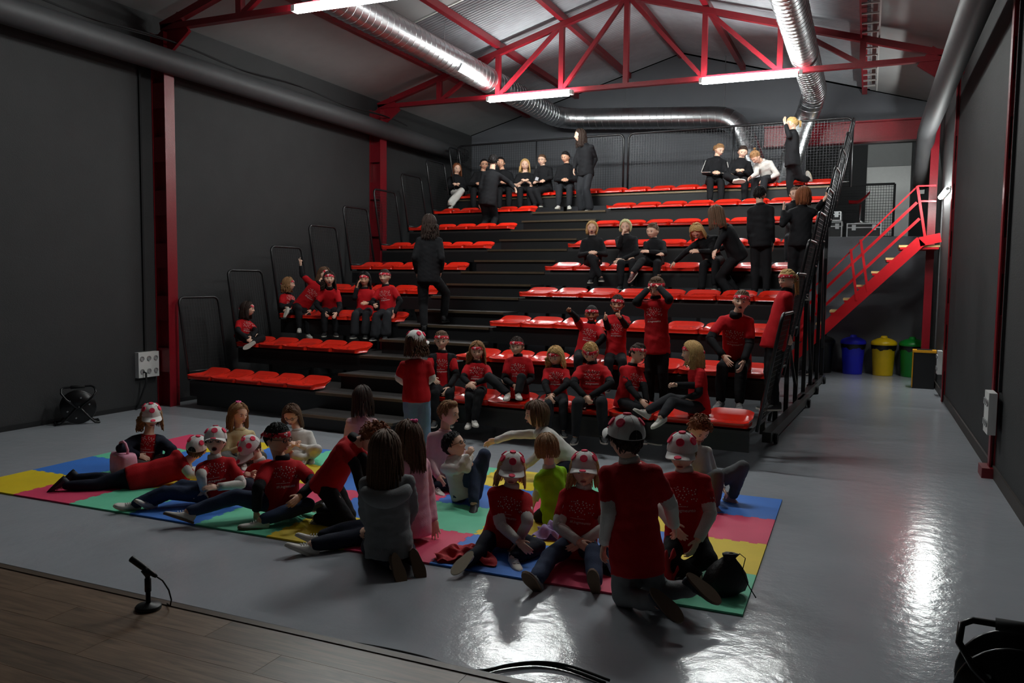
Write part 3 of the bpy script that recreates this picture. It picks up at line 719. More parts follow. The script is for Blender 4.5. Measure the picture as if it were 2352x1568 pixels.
c0 = m0; P = [c0, c0+rr_*.03-uu_*.02, c0+rr_*.06-uu_*.07, c0+rr_*.072-uu_*.12, c0+rr_*.066-uu_*.15, c0+rr_*.03+CF*.05-uu_*.155]
b = MB().tube(P, .004, 6).build('cable', M_MIC, t, True)
# ---- cables on the floor in front of the stage
def floor_cable(pxs, r, label, off=0.0):
    P = [at_z(x, y, r+.003+off) for x, y in pxs]; Q = []
    for i in range(len(P)-1):
        p0, p1, p2, p3 = P[max(i-1, 0)], P[i], P[i+1], P[min(i+2, len(P)-1)]
        for k in range(8):
            s = k/8; Q.append(.5*((2*p1)+(-p0+p2)*s+(2*p0-5*p1+4*p2-p3)*s*s+(-p0+3*p1-3*p2+p3)*s**3))
    Q.append(P[-1]); tag(MB().tube(Q, r, 6).build('floor_cable', M_DARK, smooth=True), label, 'cable')
floor_cable([(738, 1468), (860, 1488), (960, 1510), (1040, 1536), (1100, 1543), (1160, 1530), (1230, 1524), (1300, 1535), (1390, 1568)], .008, 'black cable curving over the floor in front of the stage')
floor_cable([(738, 1465), (870, 1486), (970, 1508), (1050, 1533), (1110, 1539), (1170, 1526), (1240, 1520), (1310, 1530), (1400, 1562)], .007, 'second thinner black cable lying beside the curving one', .012)
# ---- bags and clothes on the mat
def soft(name, mb, voxel, m, label, cat, smooth_it=6):
    SOFT.append((name, mb, voxel, m, label, cat, smooth_it))
SOFT = []
p = at_z(268, 1092, .014)
t = empty('hand_bag', (p[0], p[1]+.08, .015), -.3); t.scale = (1.1, 1.1, 1.1); tag(t, 'small pink carry bag with a loop handle on the mat', 'bag')
M_PINKB = mat('bag_pink', srgb(226, 150, 176), .6, noise=.10, nscale=25)
b = MB(); V = []; n = 24
for z, k in ((0, .92), (.02, 1.0), (.10, 1.0), (.155, .96), (.18, .86), (.185, .4), (.186, .02)):
    for j in range(n):
        g = 2*math.pi*j/n; e = .45; c_, s_ = math.cos(g), math.sin(g)
        V.append((.145*k*math.copysign(abs(c_)**e, c_), .075*k*math.copysign(abs(s_)**e, s_), z))
b.grid(V, n, 7, wrap=True); b.add([V[j] for j in range(n)], [tuple(range(n-1, -1, -1))])
b.build('body', M_PINKB, t, True)
MB().tube([(-.08, 0, .18), (-.085, 0, .22), (-.05, 0, .265), (0, 0, .28), (.05, 0, .265), (.085, 0, .22), (.08, 0, .18)], .011, 8).build('handle', M_PINKB, t, True)
MB().tube([(-.14, -.03, .15), (0, -.075, .168), (.14, -.03, .15)], .004, 6).build('zip', M_WHITE, t)
def cloth_heap(name, loc, size, m, label, seed, cat='jacket', h=.10, rz=0.0):
    rs = np.random.RandomState(seed); n = 34; V = []
    ph = rs.rand(6)*6.28
    for j in range(n):
        for i in range(n):
            u, v = -1+2*i/(n-1), -1+2*j/(n-1); r = math.hypot(u, v); a = math.atan2(v, u)
            ed = 1+.22*math.sin(3*a+ph[0])+.12*math.sin(5*a+ph[1])
            z = max(0.0, 1-(r/1.25)**2)*h*(.55+.45*math.sin(5.5*u+2.2*v+ph[2])*math.sin(4.3*v-1.5*u+ph[3]))+.02*max(0, math.sin(9*u+3*v+ph[4]))
            V.append((u*size[0]*ed, v*size[1]*ed, z+.012))
    b = MB().grid(V, n, n); b.grid([(x*.98, y*.98, .002) for x, y, z in V], n, n)
    o = b.build(name, m, None, True); o.location = loc; o.rotation_euler = (0, 0, rz); return tag(o, label, cat)
M_JRED = mat('jacket_red', srgb(196, 30, 40), .75, noise=.10, bump=.4, bscale=50)
p = at_z(1062, 1287, .014); cloth_heap('jacket', (p[0], p[1]+.05, .013), (.17, .12), M_JRED, 'crumpled red jacket on the blue mat tile beside the capped girl', 3, h=.09, rz=.3)
p = at_z(1395, 1305, .014); cloth_heap('jacket', (p[0]-.02, p[1]+.05, .013), (.12, .15), mat('denim_heap', srgb(52, 66, 96), .8, noise=.15, bump=.4, bscale=80), 'denim jacket heaped between the capped girl and the kneeling boy', 8, h=.16)
p = at_z(1262, 1238, .014); cloth_heap('scarf', (p[0], p[1]+.05, .013), (.13, .10), mat('lilac_check', srgb(170, 150, 196), .8, noise=.3, nscale=30), 'small lilac checked cloth behind the two capped girls', 5, 'cloth', .11)
p = at_z(1500, 1345, .014); cloth_heap('jacket', (p[0]+.05, p[1]+.12, .013), (.09, .13), M_JRED, 'red jacket lying between the kneeling boy and the capped boy', 6, h=.22)
p = at_z(1655, 1385, .014)
t = empty('drawstring_bag', (p[0]-.02, p[1]+.16, .015), .3); tag(t, 'slumped black drawstring bag on the green corner tile', 'bag')
b = MB(); V = []; n = 20; t.scale = (.62, .62, .72); rs = np.random.RandomState(2)
for k, (z, r) in enumerate(((0, .13), (.03, .17), (.10, .18), (.18, .155), (.25, .11), (.29, .07), (.31, .05), (.34, .07), (.345, .02))):
    for j in range(n):
        g = 2*math.pi*j/n; q = 1+.10*math.sin(3*g+k*.4)+.06*math.sin(7*g+k)
        V.append((r*q*1.15*math.cos(g)+.02*k*.5, r*q*.8*math.sin(g), z))
b.grid(V, n, 9, wrap=True); b.add([V[j] for j in range(n)], [tuple(range(n-1, -1, -1))])
b.build('body', mat('bag_black', srgb(17, 17, 20), .6, noise=.15, bump=.5, bscale=30), t, True)
MB().tube([(.09, -.04, .30), (.15, -.06, .36), (.20, -.08, .33), (.17, -.10, .22), (.24, -.12, .10), (.30, -.14, .02)], .005, 6).build('cord', M_DARK, t, True)

# ---- phone in the hand of the woman with glasses
q = at_d(1233, 411, depth(B(-7.0, RY(9)-.05, 4.1)))
b = MB().box((-.036, -.005, -.072), (.036, .005, .072)); b.box((-.032, -.0062, -.066), (.032, -.005, .066), 1)
o = b.build('phone', [M_DARK, mat('phone_back', srgb(190, 190, 195), .2)]); o.location = tuple(q); o.rotation_euler = (-.9, .3, .4)
tag(o, 'small phone held by the woman with glasses on the top row', 'phone')
# ================================================================== people: templates
def skin_mat(nm, c):
    m = mat('skin_'+nm, srgb(*c), .5, noise=.05, nscale=30)
    b = bsdf_link(m); b.inputs['Subsurface Weight'].default_value = .0
    return m
SKIN = {'fair': skin_mat('fair', (238, 192, 166)), 'mid': skin_mat('mid', (216, 162, 132)), 'tan': skin_mat('tan', (164, 110, 80))}
M_SCL = mat('eye_white', srgb(225, 222, 216), .25, noise=0); M_IRIS = mat('eye_iris', srgb(38, 24, 18), .2, noise=0)
M_LIP = mat('lips', srgb(176, 96, 92), .45, noise=0); M_BROW = mat('brows', srgb(58, 42, 32), .7, noise=0); M_MOUTH = mat('mouth_dark', srgb(48, 18, 18), .5, noise=0); M_TEETH = mat('teeth', srgb(226, 222, 210), .3, noise=0)
HAIR = {k: mat('hair_'+k, srgb(*c), .62, noise=.32, nscale=22, bump=.3, bscale=120, spec=.25) for k, c in dict(black=(26, 22, 22), dark=(52, 38, 32), brown=(92, 66, 48), light=(146, 108, 72), blond=(198, 160, 104), pale=(226, 200, 150), auburn=(134, 78, 48)).items()}
def g2(a, b): return math.exp(-(a*a+b*b))
HX, HY, HZ = .365, .45, .5
FS = .04                                        # children: features sit low on the face
def head_surf(x, y, z):
    # unit direction -> head surface, face toward +Y
    p = np.array([HX*x, HY*y, HZ*z])
    t = min(1.0, max(0.0, (-.04-p[2])/.44))
    p[0] *= 1-.40*t**1.25
    if p[1] < 0: p[1] *= 1-.50*t
    else: p[1] *= 1-.06*t
    if p[1] > 0:
        f = min(1, p[1]/.25)
        p[1] -= .035*f*g2(p[0]/.30, (p[2]+.05)/.30)
        p[1] += f*(.018*g2(p[0]/.22, (p[2]-.085+FS)/.045)-.045*(g2((p[0]-.14)/.075, (p[2]-.02+FS)/.055)+g2((p[0]+.14)/.075, (p[2]-.02+FS)/.055)))
        nz = p[2]+FS
        prof = 0.0
        if -.17 < nz < .06: prof = max(0, min(1, (.06-nz)/.19)) if nz > -.13 else max(0, (nz+.17)/.04)
        p[1] += f*.105*prof*math.exp(-(p[0]/(.040+.025*max(0, -nz)/.13))**2)
        p[1] += f*(.026*g2(p[0]/.10, (p[2]+.225+FS)/.035)+.022*g2(p[0]/.10, (p[2]+.275+FS)/.03)-.012*g2(p[0]/.12, (p[2]+.25+FS)/.012)+.035*g2(p[0]/.10, (p[2]+.41)/.07))
        p[1] += f*.015*(g2((p[0]-.19)/.09, (p[2]+.11+FS)/.08)+g2((p[0]+.19)/.09, (p[2]+.11+FS)/.08))
    return p
def head_template(mouth='closed'):
    b = MB(); NU, NV = 52, 40; V = []
    for i in range(1, NV):
        e = -math.pi/2+math.pi*i/NV
        for j in range(NU):
            t = j/NU*2-1; a = math.pi*(.62*t+.38*t**3)          # denser at the face
            V.append(head_surf(math.cos(e)*math.sin(a), math.cos(e)*math.cos(a), math.sin(e)))
    V.append(head_surf(0, 0, -1)); V.append(head_surf(0, 0, 1)); bI = (NV-1)*NU
    F = [(i*NU+j, i*NU+(j+1) % NU, (i+1)*NU+(j+1) % NU, (i+1)*NU+j) for i in range(NV-2) for j in range(NU)]
    F = [tuple(reversed(f)) for f in F]
    for j in range(NU): F.append((bI, j, (j+1) % NU)); F.append((bI+1, (NV-2)*NU+(j+1) % NU, (NV-2)*NU+j))
    b.add(V, [tuple(reversed(f)) for f in F], 0)
    k0 = len(b.v)
    for s in (-1, 1):
        b.ell((s*.362, -.02, -.02), (.035, .075, .105), nu=10, nv=6, mi=0)
        b.ell((s*.385, -.015, -.02), (.022, .05, .075), nu=8, nv=5, mi=0)
        b.ell((s*.138, .322, .018), (.062, .06, .042), nu=10, nv=6, mi=1)
        b.ell((s*.136, .362, .016), (.030, .026, .034), nu=8, nv=6, mi=2)
        b.tube([(s*.07, .402, .098), (s*.13, .398, .115), (s*.20, .352, .100)], [.011, .014, .006], 6, mi=4)
        b.tube([(s*.075, .372, .045), (s*.138, .375, .066), (s*.205, .335, .040)], [.008, .011, .006], 5, mi=0)
    if mouth == 'open':
        b.ell((0, .365, -.262), (.072, .05, .062), nu=12, nv=7, mi=5)
        b.tube([(.085*math.cos(g), .405-.05*abs(math.cos(g))**2, -.262+.068*math.sin(g)) for g in np.linspace(0, 2*math.pi, 15)[:-1]], .014, 6, mi=3, closed=True)
    elif mouth == 'smile':
        P = [(x, .415-1.9*x*x, -.262+3.0*x*x) for x in np.linspace(-.125, .125, 9)]
        b.tube(P, [.006, .012, .016, .018, .018, .018, .016, .012, .006], 6, mi=3)
        b.tube([(x, y+.004, z+.022) for x, y, z in P[1:-1]], .010, 6, mi=6)
        b.tube([(x, y-.002, z+.042) for x, y, z in P[1:-1]], .010, 6, mi=3)
    else:
        P = [(x, .402-1.9*x*x, -.250+.25*x*x) for x in np.linspace(-.095, .095, 7)]
        b.tube([(x, y, z+.012) for x, y, z in P], [.004, .010, .013, .012, .013, .010, .004], 6, mi=3)
        b.tube([(x, y, z-.014) for x, y, z in P], [.004, .012, .016, .017, .016, .012, .004], 6, mi=3)
    b.v[k0:] = [(x, y, z-FS*.9) for x, y, z in b.v[k0:]]
    return b
HEADS = {k: head_template(k) for k in ('closed', 'open', 'smile')}
# ---- hands: local +Y fingers, +X thumb side (right hand), +Z back of hand ; length 1
def hand_template(pose):
    b = MB()
    b.ell((0, .24, 0), (.21, .29, .085), nu=12, nv=8)
    b.ell((-.02, .06, 0), (.15, .14, .085), nu=10, nv=6)
    fx = [(.145, .50, .42), (.05, .53, .47), (-.05, .51, .43), (-.145, .46, .33)]
    for k, (x, y, L) in enumerate(fx):
        curl = {'relax': 28, 'fist': 88, 'flat': 8, 'thumb': 90, 'vee': 8 if k < 2 else 88, 'point': 6 if k == 0 else 85}[pose]
        spr = {'vee': (.30, -.18, 0, 0), 'flat': (.16, .05, -.06, -.18)}.get(pose, (.06, .02, -.03, -.08))[k]
        p = np.array([x, y, .0]); a = math.radians(curl*.4); P = [p.copy()]; seg = [.46, .31, .23]
        for s_, sl in enumerate(seg):
            d = np.array([math.sin(spr)*math.cos(a), math.cos(spr)*math.cos(a), -math.sin(a)]); p = p+d*L*sl; P.append(p.copy()); a += math.radians(curl)
        b.tube([P[0]-np.array([0, .1, 0])]+P+[P[-1]+(P[-1]-P[-2])*.12], [.050, .052, .048, .043, .036, .014], 8)
    if pose == 'thumb': T = [(.10, .12, -.02), (.21, .26, .02), (.27, .42, .10), (.29, .60, .14)]; T = [(.10, .15, -.02), (.22, .22, -.01), (.36, .27, .0), (.50, .29, .0)]
    elif pose == 'fist': T = [(.12, .12, -.02), (.22, .28, -.08), (.16, .42, -.16), (.06, .46, -.18)]
    else: T = [(.10, .08, -.01), (.22, .21, -.04), (.29, .35, -.08), (.32, .47, -.11)]
    b.tube(T+[tuple(np.array(T[-1])+(np.array(T[-1])-np.array(T[-2]))*.15)], [.075, .062, .052, .044, .016], 8)
    return b
# ---- generic: run voxel remesh / smooth on many temp meshes in one depsgraph pass
JOBS = []
def job(mb, voxel, smooth_it, cb, ratio=None):
    me = bpy.data.meshes.new('tmp'); me.from_pydata(mb.v, [], mb.f); me.update()
    o = bpy.data.objects.new('tmp', me); COL.objects.link(o)
    r = o.modifiers.new('r', 'REMESH'); r.mode = 'VOXEL'; r.voxel_size = voxel; r.use_smooth_shade = True
    s = o.modifiers.new('s', 'SMOOTH'); s.factor = .5; s.iterations = smooth_it
    if ratio: d = o.modifiers.new('d', 'DECIMATE'); d.ratio = ratio
    JOBS.append((o, cb))
def run_jobs():
    dg = bpy.context.evaluated_depsgraph_get()
    res = []
    for o, cb in JOBS:
        res.append((bpy.data.meshes.new_from_object(o.evaluated_get(dg), preserve_all_data_layers=False, depsgraph=dg), cb))
    for o, cb in JOBS:
        me = o.data; bpy.data.objects.remove(o, do_unlink=True); bpy.data.meshes.remove(me)
    JOBS.clear()
    for me, cb in res: cb(me)
HANDS = {}
def keep(k):
    def f(me):
        n = len(me.vertices); co = np.empty(n*3); me.vertices.foreach_get('co', co)
        HANDS[k] = (co.reshape(-1, 3), [tuple(p.vertices) for p in me.polygons]); bpy.data.meshes.remove(me)
    return f
for k in ('relax', 'fist', 'flat', 'thumb', 'vee', 'point'): job(hand_template(k), .026, 3, keep(k), .5)
run_jobs()
# ---- hair templates in head units (height 1, face +Y)
def scalp_pt(a, e, k=1.0):
    return head_surf(math.cos(e)*math.sin(a), math.cos(e)*math.cos(a), math.sin(e))*k
def hair_cap(b, front=.62, side=.05, back=-.55, k=1.06):
    NU, NV = 36, 9; V = []
    for i in range(NV):
        for j in range(NU):
            a = -math.pi+2*math.pi*j/NU; c = math.cos(a)
            lo = front*max(0, c)**.7+side*(1-abs(c))+back*max(0, -c)**.6 if True else 0
            e = math.pi/2-(math.pi/2-lo)*i/(NV-1)
            q = scalp_pt(a, e, k+(.010*math.sin(9*a+i) if i > 1 else 0)); V.append(q)
    b.grid(V, NU, NV, wrap=True)
def lock(b, P, r, rs, n=5):
    R = [r*(.55+.45*min(1, 4*t/1.0)) if t < .25 else r*(1-.75*((t-.25)/.75)**1.6) for t in np.linspace(0, 1, len(P))]
    b.tube(P, R, n)
def hair_template(style, length=.9, seed=0):
    rs = np.random.RandomState(seed+11); b = MB()
    if style in ('long', 'wavy', 'bob', 'bowl'):
        hair_cap(b, .70, .10, -.5)
        N = 190 if style != 'bowl' else 170
        for q in range(N):
            a = rs.uniform(-math.pi, math.pi); e = math.radians(rs.uniform(15, 85))
            if abs(a) < .75 and e < 1.0: e = rs.uniform(.85, 1.35)
            sgn = 1 if a >= 0 else -1
            tgt = max(abs(a), rs.uniform(1.25, 1.7)) if style != 'bowl' else max(abs(a), .0)
            L = length*rs.uniform(.86, 1.05) if style != 'bowl' else .40*rs.uniform(.9, 1.1)
            P = []; e2 = e; wv = rs.uniform(0, 6.28); off = rs.uniform(1.06, 1.17)
            for s_ in range(5):
                f = s_/4; ang = sgn*(abs(a)+(tgt-abs(a))*min(1, f*1.4)); ee = e+(-.10-e)*f
                if style == 'bowl' and abs(a) < .9: ee = e+(.42-e)*f
                P.append(scalp_pt(ang, ee, off+.02*f))
            if not (style == 'bowl' and abs(a) < .9):
                p = P[-1].copy(); out = unit([p[0], p[1], 0])
                steps = (9 if style == 'wavy' else 5) if L > .5 else 3
                for s_ in range(1, steps+1):
                    f = s_/steps; w = (.085*math.sin(wv+f*8) if style == 'wavy' else .04*math.sin(wv+f*2.5)) if style != 'bowl' else 0
                    inn = -.06*f if style in ('bob', 'bowl') else .07*f
                    P.append(p+np.array([0, 0, -1])*L*f+out*(inn+w)+np.array([w*.7, w*.4, 0]))
            lock(b, P, rs.uniform(.030, .050), rs)
    elif style in ('pony', 'bun', 'tied'):
        hair_cap(b, .52, .05, -.45, 1.07)
        kn = np.array([0, -.50, .22]) if style != 'bun' else np.array([0, -.34, .46])
        if style == 'tied': kn = np.array([0, -.47, -.02])
        for q in range(64):
            a = rs.uniform(-math.pi, math.pi); e = rs.uniform(-.25, .55) if abs(a) > 1.2 else rs.uniform(.62, .8)
            P = []
            p0 = scalp_pt(a, e, 1.05)
            for f in np.linspace(0, 1, 5):
                m = p0*(1-f)+kn*f; d = unit(m); m2 = head_surf(*d)*1.07
                P.append(m2*(1-f**4)+kn*f**4)
            lock(b, P, .035, rs)
        if style == 'pony':
            for q in range(26):
                g = rs.uniform(0, 6.28); r_ = rs.uniform(0, .09); P = []; L = length*rs.uniform(.85, 1.05)
                for f in np.linspace(0, 1, 7):
                    P.append(kn+np.array([r_*math.cos(g)*(1+f*.6), -.13*math.sin(min(1, f*2.2)*1.6)+r_*math.sin(g)*.7, .06*math.sin(f*3.1)-L*f**1.3]))
                lock(b, P, .05, rs)
        elif style == 'bun':
            for q in range(16):
                g0 = rs.uniform(0, 6.28); tl = rs.uniform(-.6, .6); A = np.array([math.cos(tl), 0, math.sin(tl)]); Bv = np.array([0, 1, 0])
                b.tube([kn+np.array([0, -.06, .05])+(A*math.cos(g0+t)+Bv*math.sin(g0+t))*.075 for t in np.linspace(0, 4.5, 9)], .035, 5)
        else:
            for q in range(12):
                r_ = rs.uniform(0, .06); g = rs.uniform(0, 6.28)
                lock(b, [kn+np.array([r_*math.cos(g), -.03*f+r_*math.sin(g)*.5, -.35*f]) for f in np.linspace(0, 1, 5)], .05, rs)
    elif style in ('short', 'fringe'):
        hair_cap(b, .62, .12, -.42, 1.05)
        for q in range(230):
            a = rs.uniform(-math.pi, math.pi); e = rs.uniform(.1 if abs(a) > 1 else .7, 1.5)
            if abs(a) > 2: e = rs.uniform(-.4, 1.4)
            L = rs.uniform(.16, .26); P = []; d = rs.uniform(-.25, .25); up = rs.uniform(.015, .04)
            for f in np.linspace(0, 1, 4):
                sweep = f*L*2.0
                P.append(scalp_pt(a+d*f, e-sweep*(.7 if abs(a) > 1 else -.15), 1.04+up*math.sin(f*2.4)))
            lock(b, P, .027, rs, 4)
        if style == 'fringe':
            for q in range(40):
                a = rs.uniform(-.9, .9); P = [scalp_pt(a+.35*f, 1.15-.45*f, 1.06+.07*math.sin(f*2.6)) for f in np.linspace(0, 1, 5)]
                lock(b, P, .045, rs)
    elif style == 'buzz':
        hair_cap(b, .55, .12, -.42, 1.045)
    elif style == 'curly':
        hair_cap(b, .62, .05, -.5, 1.08)
        for q in range(150):
            a = rs.uniform(-math.pi, math.pi); e = rs.uniform(.0 if abs(a) > .9 else .62, 1.5)
            if abs(a) > 2: e = rs.uniform(-.5, 1.4)
            c = scalp_pt(a, e, rs.uniform(1.10, 1.22)); A = unit(rs.randn(3)); Bv = unit(np.cross(A, rs.randn(3)))
            r_ = rs.uniform(.04, .075)
            b.tube([c+(A*math.cos(t)+Bv*math.sin(t))*r_ for t in np.linspace(0, 5, 8)], .022, 4)
    return b.mesh('hair', HAIR['brown'], True)
HT = {}
def hair_mesh(style, length, var=0):
    k = (style, round(length, 1), var)
    if k not in HT: HT[k] = hair_template(style, k[1], 7*var+len(HT))
    return HT[k]
# ---- headband, cap, shoe, glasses
def bandana_mat():
    m = bpy.data.materials.new('bandana'); m.use_nodes = True; nt = m.node_tree; b = nt.nodes['Principled BSDF']; b.inputs['Roughness'].default_value = .75
    tc = nt.nodes.new('ShaderNodeTexCoord'); v = nt.nodes.new('ShaderNodeTexVoronoi'); v.inputs['Scale'].default_value = 8.0; v.inputs['Randomness'].default_value = .8
    nt.links.new(tc.outputs['Object'], v.inputs['Vector'])
    cr = nt.nodes.new('ShaderNodeValToRGB'); cr.color_ramp.interpolation = 'CONSTANT'
    cr.color_ramp.elements[0].color = (.8, .74, .74, 1); cr.color_ramp.elements[1].position = .27; cr.color_ramp.elements[1].color = (*srgb(206, 22, 46), 1)
    nt.links.new(v.outputs['Distance'], cr.inputs[0]); nt.links.new(cr.outputs[0], b.inputs['Base Color']); return m
M_BAND = bandana_mat()
def band_template():
    b = MB(); NU = 40; rows = ((.125, 1.075), (.15, 1.10), (.20, 1.11), (.25, 1.11), (.285, 1.085), (.275, 1.02), (.14, 1.02)); V = []
    for e_, k in rows:
        for j in range(NU):
            a = 2*math.pi*j/NU; zz = e_-.05*(1-math.cos(a))+.006*math.sin(7*a)
            e = math.asin(max(-1, min(1, zz/HZ))); p = scalp_pt(a, e, 1.0); V.append(np.array([p[0]*k, p[1]*k*(1.01), zz]))
    b.grid(V, NU, len(rows), wrap=True)
    b.ell((0, -.50, .12), (.07, .05, .06), nu=8, nv=6)
    for s in (-1, 1): b.tube([(s*.02, -.52, .11), (s*.08, -.57, .02), (s*.11, -.58, -.10)], [.03, .045, .02], 6)
    return b.mesh('headband', M_BAND, True)
BAND = band_template()
M_CAP = mat('cap_white', srgb(222, 220, 216), .75, noise=.04, nscale=20); M_DOT = mat('cap_dot_pink', srgb(232, 44, 84), .8, noise=.05)
def cap_surface(a, e, k=1.0):
    return np.array([.425*k*math.cos(e)*math.sin(a), -.01+.505*k*math.cos(e)*math.cos(a), .10+.50*k*math.sin(e)**.9 if e > 0 else .10])
def cap_template():
    b = MB(); NU, NV = 32, 10; V = []
    for i in range(NV):
        e = math.pi/2*.999*i/(NV-1)
        for j in range(NU): V.append(cap_surface(2*math.pi*j/NU, e))
    b.grid(V, NU, NV, wrap=True)
    V = []
    for i in range(NV):
        e = math.pi/2*.999*i/(NV-1)
        for j in range(NU): V.append(cap_surface(2*math.pi*j/NU, e, .96)-np.array([0, 0, .01]))
    b.grid(V, NU, NV, wrap=True)
    for k in range(6):
        a = k*math.pi/3; b.tube([cap_surface(a, e, 1.006) for e in np.linspace(.02, 1.5, 8)], .006, 4)
    b.ell((0, -.01, .605), (.03, .03, .018), nu=8, nv=5)
    crown = b.mesh('cap', M_CAP, True)
    b = MB(); NA, NR = 17, 5; T = []
    for dz in (0, -.022):
        for r in range(NR):
            for j in range(NA):
                a = -1.12+2.24*j/(NA-1); p = cap_surface(a, 0.0); ex = .42*max(0, math.cos(a*1.30))**.6*r/(NR-1)
                T.append((p[0]*(1+.02*r), p[1]+ex, .115+dz-.09*(p[0]/.4)**2*(.3+r/(NR-1))-.05*(r/(NR-1))))
    n = NA*NR
    b.grid(T[:n], NA, NR); b.grid([T[n+q] for q in range(n)], NA, NR)
    ed = [(NR-1)*NA+j for j in range(NA)]
    b.add([T[i] for i in ed]+[T[n+i] for i in ed], [(j, j+1, NA+j+1, NA+j) for j in range(NA-1)])
    brim = b.mesh('brim', M_CAP, True)
    A0 = np.eye(3)
    dots = []
    for a, e, r in ((.0, .62, .115), (.15, 1.5, .10), (1.15, .62, .115), (-1.15, .62, .115), (2.1, .75, .11), (-2.1, .75, .11)):
        p = cap_surface(a, e, 1.0); q1 = cap_surface(a+.05, e); q2 = cap_surface(a, e+.05 if e < 1.4 else e-.05)
        n_ = unit(np.cross(q1-p, q2-p)); n_ = n_ if np.dot(n_, p-np.array([0, 0, .2])) > 0 else -n_
        u_ = unit(np.cross(n_, (0.1, 0, 1))); A = np.column_stack([u_, np.cross(n_, u_), n_])
        dots.append(MB().lathe([(r, -.03), (r, .022), (r*.9, .03)], 20, p, A).mesh('dot', M_DOT))
    p = np.array([.0, .80, .085]); dots.append(MB().lathe([(.10, -.02), (.10, .014), (.09, .02)], 20, p, np.array([[1, 0, 0], [0, .98, .17], [0, -.17, .98]])).mesh('dot', M_DOT))
    b = MB(); V = []
    for r in range(4):
        for j in range(13):
            g = math.pi*j/12; a = math.pi+.42*math.cos(g)*r/3; e = .02+.42*math.sin(g)*r/3; V.append(cap_surface(a, e, 1.012))
    opening = b.grid(V, 13, 4).mesh('strap_opening', M_DARK)
    return crown, brim, dots, opening
CAP = cap_template()
def shoe_template():
    # toe +Y, heel at y=-.28, ankle at origin, sole at z=-.27 ; length 1
    up = MB(); NU = 16; V = []
    prof = [(-.30, .02, -.10, .03), (-.27, .13, -.26, .06), (-.15, .165, -.26, .10), (.0, .165, -.26, .08), (.12, .17, -.26, -.02), (.28, .185, -.26, -.10), (.45, .19, -.26, -.14), (.58, .16, -.26, -.165), (.68, .09, -.26, -.19), (.71, .01, -.25, -.22)]
    for y, w, z0, z1 in prof:
        for j in range(NU):
            g = 2*math.pi*j/NU; c_, s_ = math.cos(g), math.sin(g); h = (z1-z0)/2
            V.append((w*math.copysign(abs(c_)**.7, c_)*(1 if s_ < 0 else .82), y, z0+h+h*math.copysign(abs(s_)**.8, s_)))
    up.grid(V, NU, len(prof), wrap=True)
    up.add([V[j] for j in range(NU)], [tuple(range(NU-1, -1, -1))]); up.add([V[(len(prof)-1)*NU+j] for j in range(NU)], [tuple(range(NU))])
    up.tube([(.11*math.cos(g), -.10+.15*math.sin(g), .085+.02*math.sin(g)) for g in np.linspace(0, 2*math.pi, 15)[:-1]], .03, 6, closed=True)
    out = []
    for k in range(28):
        g = 2*math.pi*k/28; y = .205+.525*math.cos(g) if math.cos(g) > 0 else .205+.525*math.cos(g)
        w = .185+.03*math.cos(g-.3); out.append((w*math.sin(g)*(1-.12*math.exp(-((y-.05)/.15)**2)), y))
    so = MB().prism(out, -.315, -.235)
    return up.mesh('shoe', M_WHITE, True), so.mesh('sole', M_WHITE)
SHOE, SOLE = shoe_template()
def lace_template():
    b = MB()
    for k in range(4):
        y = .10+.07*k; z = .02-.037*k
        b.tube([(-.10, y, z-.02), (0, y+.01, z+.025), (.10, y, z-.02)], .014, 5)
    return b.mesh('laces', M_WHITE, True)
LACES = lace_template()
def glasses_template():
    b = MB()
    for s in (-1, 1):
        b.tube([(s*.14+.085*math.cos(g), .43-.02*abs(math.cos(g)), .015+.07*math.sin(g)) for g in np.linspace(0, 2*math.pi, 15)[:-1]], .010, 5, closed=True)
        b.tube([(s*.225, .42, .03), (s*.36, .25, .03), (s*.385, -.02, .01)], .009, 5)
    b.tube([(-.06, .44, .03), (0, .455, .04), (.06, .44, .03)], .009, 5)
    return b.mesh('glasses', M_DARK, True)
GLASSES = glasses_template()
SCRUNCH = MB().tube([(.09*math.cos(g)+.012*math.cos(7*g), .09*math.sin(g)+.012*math.sin(7*g), .02*math.sin(5*g)) for g in np.linspace(0, 2*math.pi, 29)[:-1]], .045, 7, closed=True).mesh('scrunchie', mat('scrunchie_pink', srgb(236, 90, 150), .8), True)
# ---- shirt print: star cluster, small line and word, in units of chest width 1 (x right as read, y up)
def print_shapes():
    rs = np.random.RandomState(9); polys = []
    def star(cx, cy, r, rot):
        polys.append([(cx+(r if k % 2 == 0 else r*.45)*math.cos(rot+k*math.pi/5), cy+(r if k % 2 == 0 else r*.45)*math.sin(rot+k*math.pi/5)) for k in range(10)])
    pts = []
    while len(pts) < 38:
        x, y = rs.uniform(-.5, .5), rs.uniform(-.02, .52)
        if all(math.hypot(x-a, y-b_) > .070 for a, b_ in pts) and y < .52-.9*max(0, abs(x)-.42): pts.append((x, y))
    for x, y in pts: star(x, y, rs.uniform(.022, .040), rs.uniform(0, 6))
    star(-.12, -.12, .035, .3)
    for k in range(14): polys.append([(-.42+k*.042, -.215), (-.396+k*.042, -.215), (-.396+k*.042, -.195+.012*(k % 3)), (-.42+k*.042, -.195)])
    cu = bpy.data.curves.new('txt', 'FONT'); cu.body = '#Ungmeunto'; cu.size = .165; cu.align_x = 'CENTER'; cu.resolution_u = 2
    o = bpy.data.objects.new('txt', cu); COL.objects.link(o); dg = bpy.context.evaluated_depsgraph_get()
    me = bpy.data.meshes.new_from_object(o.evaluated_get(dg)); T = ([(v.co.x, v.co.y-.40) for v in me.vertices], [tuple(p.vertices) for p in me.polygons])
    bpy.data.objects.remove(o, do_unlink=True); bpy.data.curves.remove(cu); bpy.data.meshes.remove(me)
    return polys, T
PRINT = print_shapes()
